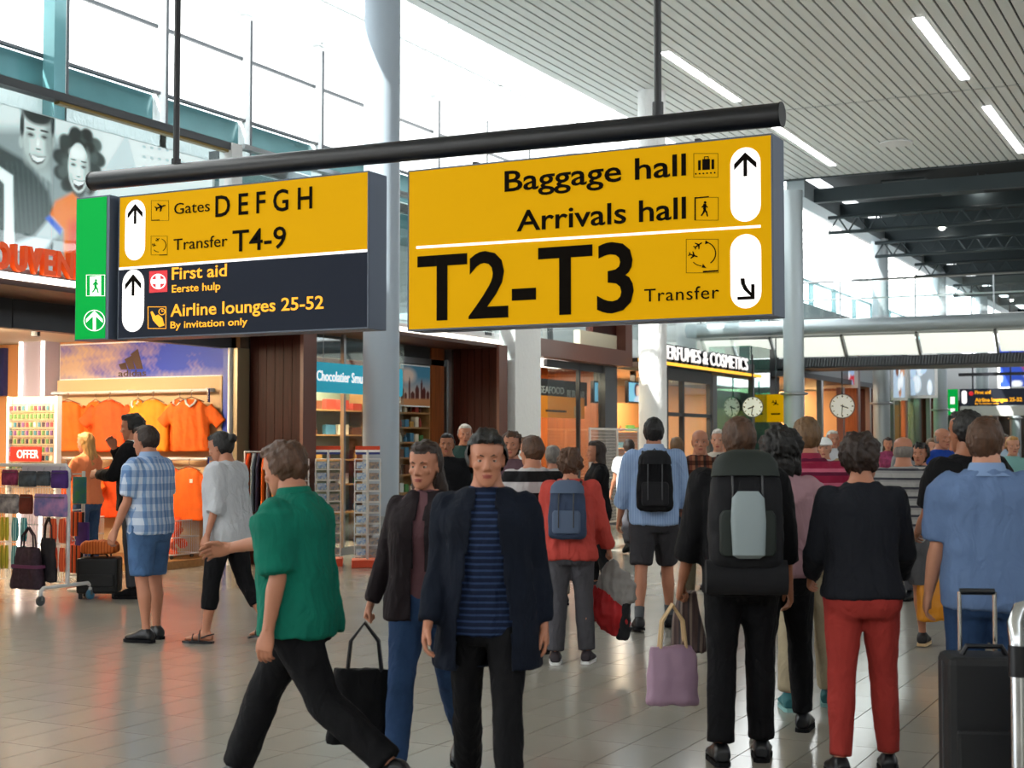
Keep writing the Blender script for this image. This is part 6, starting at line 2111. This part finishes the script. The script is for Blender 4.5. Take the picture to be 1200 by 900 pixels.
# ---- coral hoodie with rucksack
c_, cr_ = person('woman in coral hoodie and grey trousers seen from behind, short brown curls', spot(668, 10.45), -8, Hof(10.45, 528), 'f',
       dict(legs={-1: (-2, 2, 5, 0), 1: (5, 3, 6, 0)}, arms={1: (6, 16, 22, 0), -1: (6, 10, 20, 0)}, head=(-14, 2), lean=2), 1, ('curly', H_brown),
       dict(m=mat('coral_hoodie', '#b9473f', .9, noise=.1, nscale=8, bump=.15, bscale=90), sleeve=1.9, hem=.84, inf=.034, loose=.9, amp=.009, name='hoodie'),
       dict(kind='trousers', m=M_grt, inf=.014), dict(kind='shoe', m=mat('plum_sneaker', '#2a2028', .6), sole=M_white), hands=('relaxed', 'grip'), seed=3, build=1.12)

def rucksack(label, rg, root, m, m2, w=.30, h=.44, d=.17, zc=1.22, yb=-.155, strap=M_black, sleeping=None):
    """sits on the wearer's back: frame of the trunk at shoulder-blade height"""
    c, M = rg.spine(zc)
    Mw = root.matrix_basis @ M4(M, c + M @ Vector((0, yb - d / 2, 0)))
    t = thing('rucksack', label, 'rucksack')
    t.matrix_basis = Mw
    mb = MB().loft([oval((0, 0, z * h), ww * w, dd * d, 24, 3.2) for z, ww, dd in ((-.5, .42, .38), (-.44, .5, .5), (-.1, .52, .54), (.25, .48, .5), (.44, .40, .42), (.5, .26, .28))])
    link('pack', remesh(mb, .011, 2, fold=lambda co, n: .006 * wav(co, 28, 2) + .002 * wav(co, 70, 4), mats=[m], name='pack'), t)
    part('front_pocket', MB().loft([oval((0, -d * .5, z * h), ww * w, .03, 20, 3.5) for z, ww in ((-.40, .34), (-.36, .38), (-.05, .38), (.0, .33))]), m2, t, smooth=True, bevel=.006)
    part('lid', MB().loft([oval((0, -d * .08, z * h), ww * w, dd * d, 20, 3) for z, ww, dd in ((.30, .47, .54), (.42, .44, .50), (.50, .34, .38), (.535, .2, .22))]), m2, t, smooth=True)
    for s_ in (-1, 1):
        x = s_ * w * .3
        part('strap', MB().tube([(x, d * .3, h * .36), (x * 1.08, d * .75, h * .50), (x * 1.15, d * 1.5, h * .42), (x * 1.2, d * 1.75, h * .1), (x * 1.3, d * 1.35, -h * .2), (x * 1.2, d * .45, -h * .42)], .013, 8), strap, t, smooth=True)
        part('buckle_strap', MB().tube([(s_ * w * .2, -d * .5, h * .42), (s_ * w * .2, -d * .66, h * .1), (s_ * w * .2, -d * .66, -h * .3)], .006, 6), strap, t)
    part('haul_loop', MB().tube([(-.03, d * .3, h * .48), (0, d * .3, h * .56), (.03, d * .3, h * .48)], .006, 6), strap, t)
    if sleeping:
        part('pad', MB().loft([oval((0, -d * .70, z), w_, t_, 20, 3) for z, w_, t_ in ((-h * .42, .05, .012), (-h * .39, .078, .035), (-h * .1, .085, .045), (h * .1, .078, .035), (h * .16, .05, .012))]), sleeping, t, smooth=True)
        part('bedroll', MB().tube([(-w * .55, -.0, -h * .58), (w * .55, -.0, -h * .58)], .085, 20), m, t, smooth=True)
    return t
rucksack('blue grey rucksack on the back of the woman in the coral hoodie', cr_, c_, mat('ruck_blue', '#2c3c58', .75, noise=.2, nscale=9), mat('ruck_slate', '#4a5a74', .7), .30, .46, .17, 1.24, -.15)
w_ = to_world(c_, cr_.arm[1][2] + cr_.arm[1][4] @ Vector((-.03, 0, -.11)))
jk = thing('jacket', 'grey and red jacket hanging from the hand of the woman in the coral hoodie', 'jacket', w_)
for m, tab, nm in ((mat('grey_lining', '#8a8684', .85), ((0, .02, .04, .03), (-.06, .03, .09, .045), (-.16, .06, .15, .06), (-.27, .06, .17, .055), (-.34, .03, .12, .04)), 'lining'),
                   (mat('red_shell', '#a81218', .7, noise=.2, nscale=8), ((-.20, -.02, .10, .05), (-.28, -.03, .16, .07), (-.38, -.01, .17, .07), (-.47, .03, .10, .05), (-.54, .06, .04, .03)), 'shell'),
                   (M_blk2, ((-.25, .14, .05, .04), (-.4, .12, .045, .04), (-.56, .10, .04, .035)), 'sleeve')):
    mb = MB().loft([oval((cx, 0, z), a_, b_, 20, 2) for z, cx, a_, b_ in tab])
    link(nm, remesh(mb, .010, 2, fold=lambda co, n: .022 * wav(co * np.array([1, 1, .3]), 34, 2) + .010 * (1 - 2 * np.abs(wav(co * np.array([1, 1, .6]), 44, 4))), mats=[m], name=nm), jk)

# ---- black tee woman behind
person('woman in black T-shirt with dark hair just right of the coral hoodie, farther back', spot(700, 15.5), 100, Hof(15.5, 519), 'f', dict(arms={1: (20, 8, 60, 10), -1: (20, 8, 60, 10)}), 1, ('long', H_dark),
       dict(m=M_blk, sleeve=.5, hem=.92), dict(kind='leggings', m=M_blk), shoe_b, q=1.4, seed=2)

# ---- blue shirt and shorts man with black rucksack
b_, br_ = person('man in light blue shirt and dark grey shorts walking away past the sunlit column', spot(766, 12.35), -4, Hof(12.35, 491), 'm',
       dict(legs={-1: (-10, 3, 8, 6), 1: (14, 3, 8, 0)}, arms={1: (4, 12, 24, 0), -1: (2, 12, 24, 0)}, head=(0, 2)), 1, ('short', H_black),
       dict(m=stripes('pale_blue_shirt', ['#8aa4cc', '#98b0d4'], 'X', .02), sleeve=1.5, hem=.86, inf=.03, loose=.9, collar=mat('blue_collar2', '#9db2d2', .8)), dict(kind='shorts', m=mat('grey_shorts', '#37363a', .85), inf=.024),
       dict(kind='shoe', m=M_black, sole=M_blk, sock=mat('grey_sock', '#5a5c60', .9)), seed=4)
rucksack('black rucksack on the back of the man in the light blue shirt', br_, b_, M_blk, M_blk2, .29, .48, .17, 1.22, -.15)

# ---- big backpacker and companions
M_dkg = mat('dark_green_nylon', '#16201c', .7, bump=.1, bscale=60)
p_, pr_ = person('traveller in black clothes under a tall dark backpack, carrying a pink bag', spot(867, 7.25), -4, Hof(7.25, 492), 'm',
       dict(legs={-1: (-5, 2, 5, 0), 1: (5, 1, 5, 0)}, arms={1: (4, 8, 14, 0), -1: (6, 13, 10, 0)}, head=(12, 6), lean=5), 2, ('short', H_brown),
       dict(m=M_blk, sleeve=1.5, hem=.84, inf=.03, loose=.8), dict(kind='trousers', m=M_blk, inf=.012), shoe_b, hands=('grip', 'relaxed'), seed=5)
rucksack('tall dark green and black travel backpack with a pale blue grey pad', pr_, p_, M_blk2, M_dkg, .36, .56, .22, 1.25, -.17, sleeping=mat('pale_pad', '#8f9ca0', .6))
w_ = to_world(p_, pr_.arm[-1][2] + pr_.arm[-1][4] @ Vector((0, 0, -.1)))
tote('carrier_bag', 'pale pink bag hanging from the hand of the backpack traveller', w_ + Vector((-.03, 0, -.53)), YAW + R(12), .27, .25, .30, .12, mat('pink_bag', '#ac8ca4', .6), M_beige, .21, None, seed=3)
sc = tag(link('scarf', remesh(MB().loft([oval((0, 0, z), a, .05, 16) for z, a in ((0, .05), (-.1, .07), (-.22, .09), (-.31, .10))]), .012, 2, fold=lambda co, n: .014 * wav(co * np.array([1, 1, .2]), 55, 2),
         mats=[stripes('mixed_scarf', ['#5a4642', '#3c3438', '#77665c', '#4c3a3a'], 'X', .05)]), None, w_ + Vector((.02, .10, .04))), 'brown mixed scarf held above the pale pink bag', 'scarf')

person('woman in pale pink T-shirt with big curly black hair beside the backpack traveller', spot(914, 7.95), -12, Hof(7.95, 505), 'f',
       dict(arms={1: (10, 14, 24, 0), -1: (4, 8, 20, 0)}, head=(8, 4), legs=WALK(10, -12, 6, 14, 10)), 1, ('afro', H_black),
       dict(m=mat('pink_tee', '#a8848c', .85), sleeve=.7, hem=.90, inf=.03, loose=.7), dict(kind='jeans', m=M_blk), shoe_b, seed=6, build=1.1)

person('man in crimson and pink striped polo shirt and beige trousers, teal sneakers', spot(945, 8.7), -10, Hof(8.7, 491), 'm',
       dict(legs={-1: (-4, 2, 6, 0), 1: (10, 2, 6, 0)}, arms={1: (6, 12, 24, 0), -1: (2, 10, 20, 0)}, head=(0, 3)), 1, ('short', H_sand),
       dict(m=stripes('crimson_stripe', ['#8e1c3c', '#5c1230', '#c06078', '#8e1c3c'], 'Z', .085), sleeve=1.0, hem=.88, inf=.03, loose=.8, collar=mat('crimson_collar', '#8e1c3c', .8)),
       dict(kind='trousers', m=M_beiget, belt=M_blk), dict(kind='shoe', m=mat('teal_sneaker', '#2a6a70', .6), sole=mat('pale_sole', '#7fb0ae', .6)), seed=7, build=1.1)

person('woman in charcoal long-sleeved top and rust red trousers, curly dark hair, from behind', spot(1008, 6.95), -6, Hof(6.95, 511), 'f',
       dict(legs={-1: (-4, 3, 6, 0), 1: (6, 3, 6, 0)}, arms={1: (14, 13, 40, 10), -1: (14, 13, 40, 10)}, head=(-38, 4)), 1, ('curly', H_dark),
       dict(m=mat('charcoal_top', '#1f2128', .9, bump=.15, bscale=80), sleeve=1.9, hem=.90, inf=.022, loose=.5), dict(kind='jeans', m=mat('rust_trousers', '#a83a34', .85, noise=.08, nscale=8), inf=.010), shoe_b, seed=1, build=1.08)

s_, sr_ = person('man in grey and white striped T-shirt and grey shorts carrying an orange bag', spot(1058, 11.2), -18, Hof(11.2, 512), 'm',
       dict(legs={-1: (-6, 3, 6, 0), 1: (16, 3, 8, 0)}, arms={1: (8, 12, 14, 0), -1: (4, 10, 16, 0)}, head=(10, 2)), 1, ('bald', H_grey),
       dict(m=stripes('grey_white_stripe', ['#8a8888', '#3a3a42', '#9a9896', '#9a9896'], 'Z', .075), sleeve=.7, hem=.88, inf=.028, loose=.8), dict(kind='shorts', m=mat('grey_shorts2', '#58585c', .85), inf=.024),
       dict(kind='shoe', m=mat('slip_on', '#1c1a1c', .6), sole=M_beige), hands=('relaxed', 'grip'), seed=2)
w_ = to_world(s_, sr_.arm[1][2] + sr_.arm[1][4] @ Vector((0, 0, -.1)))
tote('carrier_bag', 'orange carrier bag in the hand of the man in the grey striped T-shirt', w_ + Vector((0, 0, -.56)), YAW + R(10), .46, .44, .38, .14, mat('amber_bag', '#d08410', .5, noise=.08, nscale=5), M_so, .17, None, seed=4)

person('tall man in black T-shirt with short black hair, left of the light blue shirt', spot(1134, 8.3), 10, Hof(8.3, 483), 'm', dict(arms={1: (6, 8, 30, 0), -1: (14, 10, 60, 20)}, head=(16, 2), legs=WALK(10, -12, 6, 14, 10)), 2, ('short', H_black),
       dict(m=M_blk, sleeve=.8, hem=.88, inf=.025), dict(kind='trousers', m=mat('stone_trousers', '#9a958a', .85)), shoe_b, seed=3)
person('man in light blue short-sleeved shirt and jeans in the right foreground, short brown hair', spot(1155, 6.7), -8, Hof(6.7, 493), 'm',
       dict(legs={-1: (4, 3, 6, 0), 1: (-4, 3, 6, 0)}, arms={1: (10, 9, 22, 0), -1: (4, 8, 16, 0)}, head=(-24, 4)), 0, ('short', H_brown),
       dict(m=mat('sky_blue_shirt', '#667ea6', .85, noise=.06, nscale=3), sleeve=.9, hem=.84, inf=.028, loose=.9, amp=.008, collar=mat('sky_collar', '#7f9ac4', .8)), dict(kind='jeans', m=M_denim, inf=.018), shoe_b, seed=4, build=1.1)

# ---- farther people, each with an outfit of its own
def far(px, d, py, face, sex, skin, hair, topm, bot, label, pose=None, sleeve=.6, q=1.7, sd=1, kind='trousers', build=1.0, outer=None):
    return person(label, spot(px, d), face, Hof(d, py), sex, pose or dict(), skin, hair, dict(m=topm, sleeve=sleeve, hem=.90, inf=.024, loose=.6), dict(kind=kind, m=bot), shoe_b, outer, q=q, seed=sd, eyes=abs(face) > 70, build=build)[0]
C = lambda n, c: mat('cloth_' + n, c, .85)
TALK = dict(arms={1: (20, 8, 70, 20), -1: (10, 8, 30, 0)})
WK = dict(legs=WALK(18, -16, 6, 22, 18), arms={1: (-10, 6, 14, 0), -1: (16, 6, 20, 0)})
far(545, 17.5, 499, 185, 'm', 1, ('short', H_white), C('bottle', '#2c4440'), M_blk, 'white-haired person in dark green seen over the navy jacket', TALK, 1.6)
far(524, 15.2, 510, 178, 'm', 2, ('short', H_black), M_blk, M_blk, 'dark-haired person in black left of the white-haired one', TALK, 1.6)
far(648, 14.2, 524, 20, 'f', 1, ('short', H_grey), C('ice', '#8fb4c8'), C('stone', '#8a857c'), 'person in pale ice blue top between the striped jumper and the coral hoodie', None, .7)
far(600, 12.8, 508, 170, 'f', 1, ('curly', H_brown), C('mauve', '#6a5058'), M_denim, 'person in mauve top left of the striped jumper', TALK, 1.6)
far(820, 13.5, 505, 176, 'm', 1, ('bald', H_grey), stripes('brown_check', ['#6a3828', '#3c2a24', '#8a5a40'], 'X', .08, second=('Z', .09, ['#ffffff', '#a08878'])), C('khaki', '#5a5040'), 'balding man in brown checked shirt right of the light blue shirt and rucksack', TALK, 1.2, 1.3)
far(793, 17.5, 514, 10, 'm', 1, ('short', H_sand), C('azure', '#2a78c0'), M_denim, 'person in bright azure top just right of the black rucksack', None, .6)
far(842, 15.8, 505, 165, 'f', 0, ('short', H_white), C('cream', '#c8c0b4'), C('stone', '#8a857c'), 'white-haired woman in cream left of the tall backpack', TALK, 1.2)
far(857, 20.5, 512, 150, 'f', 1, ('long', H_brown), C('brick', '#8a3c30'), M_denim, 'woman in brick red far behind the tall backpack', WK, .6)
far(876, 18.5, 506, 190, 'm', 1, ('short', H_grey), C('rosewood', '#9a5a54'), M_grt, 'man in dusty rose shirt behind the black curly hair', WK, .7)
far(920, 16.5, 517, 200, 'm', 2, ('bald', H_grey), C('olive', '#5c5a40'), M_grt, 'man in olive between the black curls and the crimson polo', None, .7)
far(966, 15.2, 514, 160, 'f', 0, ('cap', M_white), C('white_top', '#c8cace'), M_denim, 'person in white cap and white top right of the crimson polo', TALK, .8, 1.4)
far(975, 20.5, 506, 185, 'm', 1, ('short', H_white), C('white_top', '#c8cace'), C('stone', '#8a857c'), 'tall white-haired man behind the white cap', None, .6)
far(993, 18.2, 515, 190, 'f', 1, ('short', H_blond), C('tan', '#a08868'), M_denim, 'blond person in tan just left of the dark curly head in charcoal', None, .6)
far(1078, 14.6, 521, 150, 'f', 1, ('curly', H_black), stripes('pale_stripe_top', ['#b0aca8', '#5a5a60'], 'Z', .05), M_grt, 'dark-haired woman in pale striped top right of the grey striped T-shirt', TALK, .8, 1.3)
far(1092, 19, 513, 190, 'f', 0, ('long', H_sand), C('sand_top', '#c0a48c'), M_denim, 'fair woman in sand-coloured top left of the royal blue polo', WK, .6)
far(1103, 16.5, 503, 200, 'm', 1, ('bald', H_grey), C('royal', '#1c3f94'), C('stone', '#8a857c'), 'balding man in royal blue polo facing the viewer', None, .7, 1.4, build=1.15)
far(1116, 23, 512, 180, 'm', 1, ('short', H_dark), C('brick', '#8a3c30'), M_denim, 'small man in brick red far behind the royal blue polo', WK)
far(1062, 24, 513, 185, 'm', 1, ('short', H_grey), C('grey_top', '#86888c'), M_grt, 'small man in grey far behind the striped T-shirts', WK)
far(1040, 26, 512, 170, 'f', 1, ('long', H_dark), C('rose', '#b06a6a'), M_denim, 'small woman in rose far off left of the grey striped T-shirt', WK)
far(1186, 17.5, 513, 175, 'f', 0, ('short', H_blond), C('mint', '#7fb0ac'), M_denim, 'person in mint green at the right edge beyond the light blue shirt', TALK)
far(1176, 24, 510, 185, 'm', 1, ('short', H_grey), C('pale_blue', '#a8bccc'), M_grt, 'small man in pale blue far beyond the light blue shirt', None)
far(737, 21, 514, 10, 'm', 1, ('short', H_dark), C('white_top', '#c8cace'), M_grt, 'small man in white between the coral hoodie and the light blue shirt', WK)
far(1010, 28, 512, 180, 'm', 1, ('bald', H_grey), C('pale_blue', '#a8bccc'), M_grt, 'small balding man in pale blue beyond the dark curly head in charcoal', None)
far(950, 27, 512, 175, 'f', 1, ('long', H_brown), C('grey_top', '#86888c'), M_denim, 'small woman in grey far behind the crimson polo', WK)
bpy.context.view_layer.update()
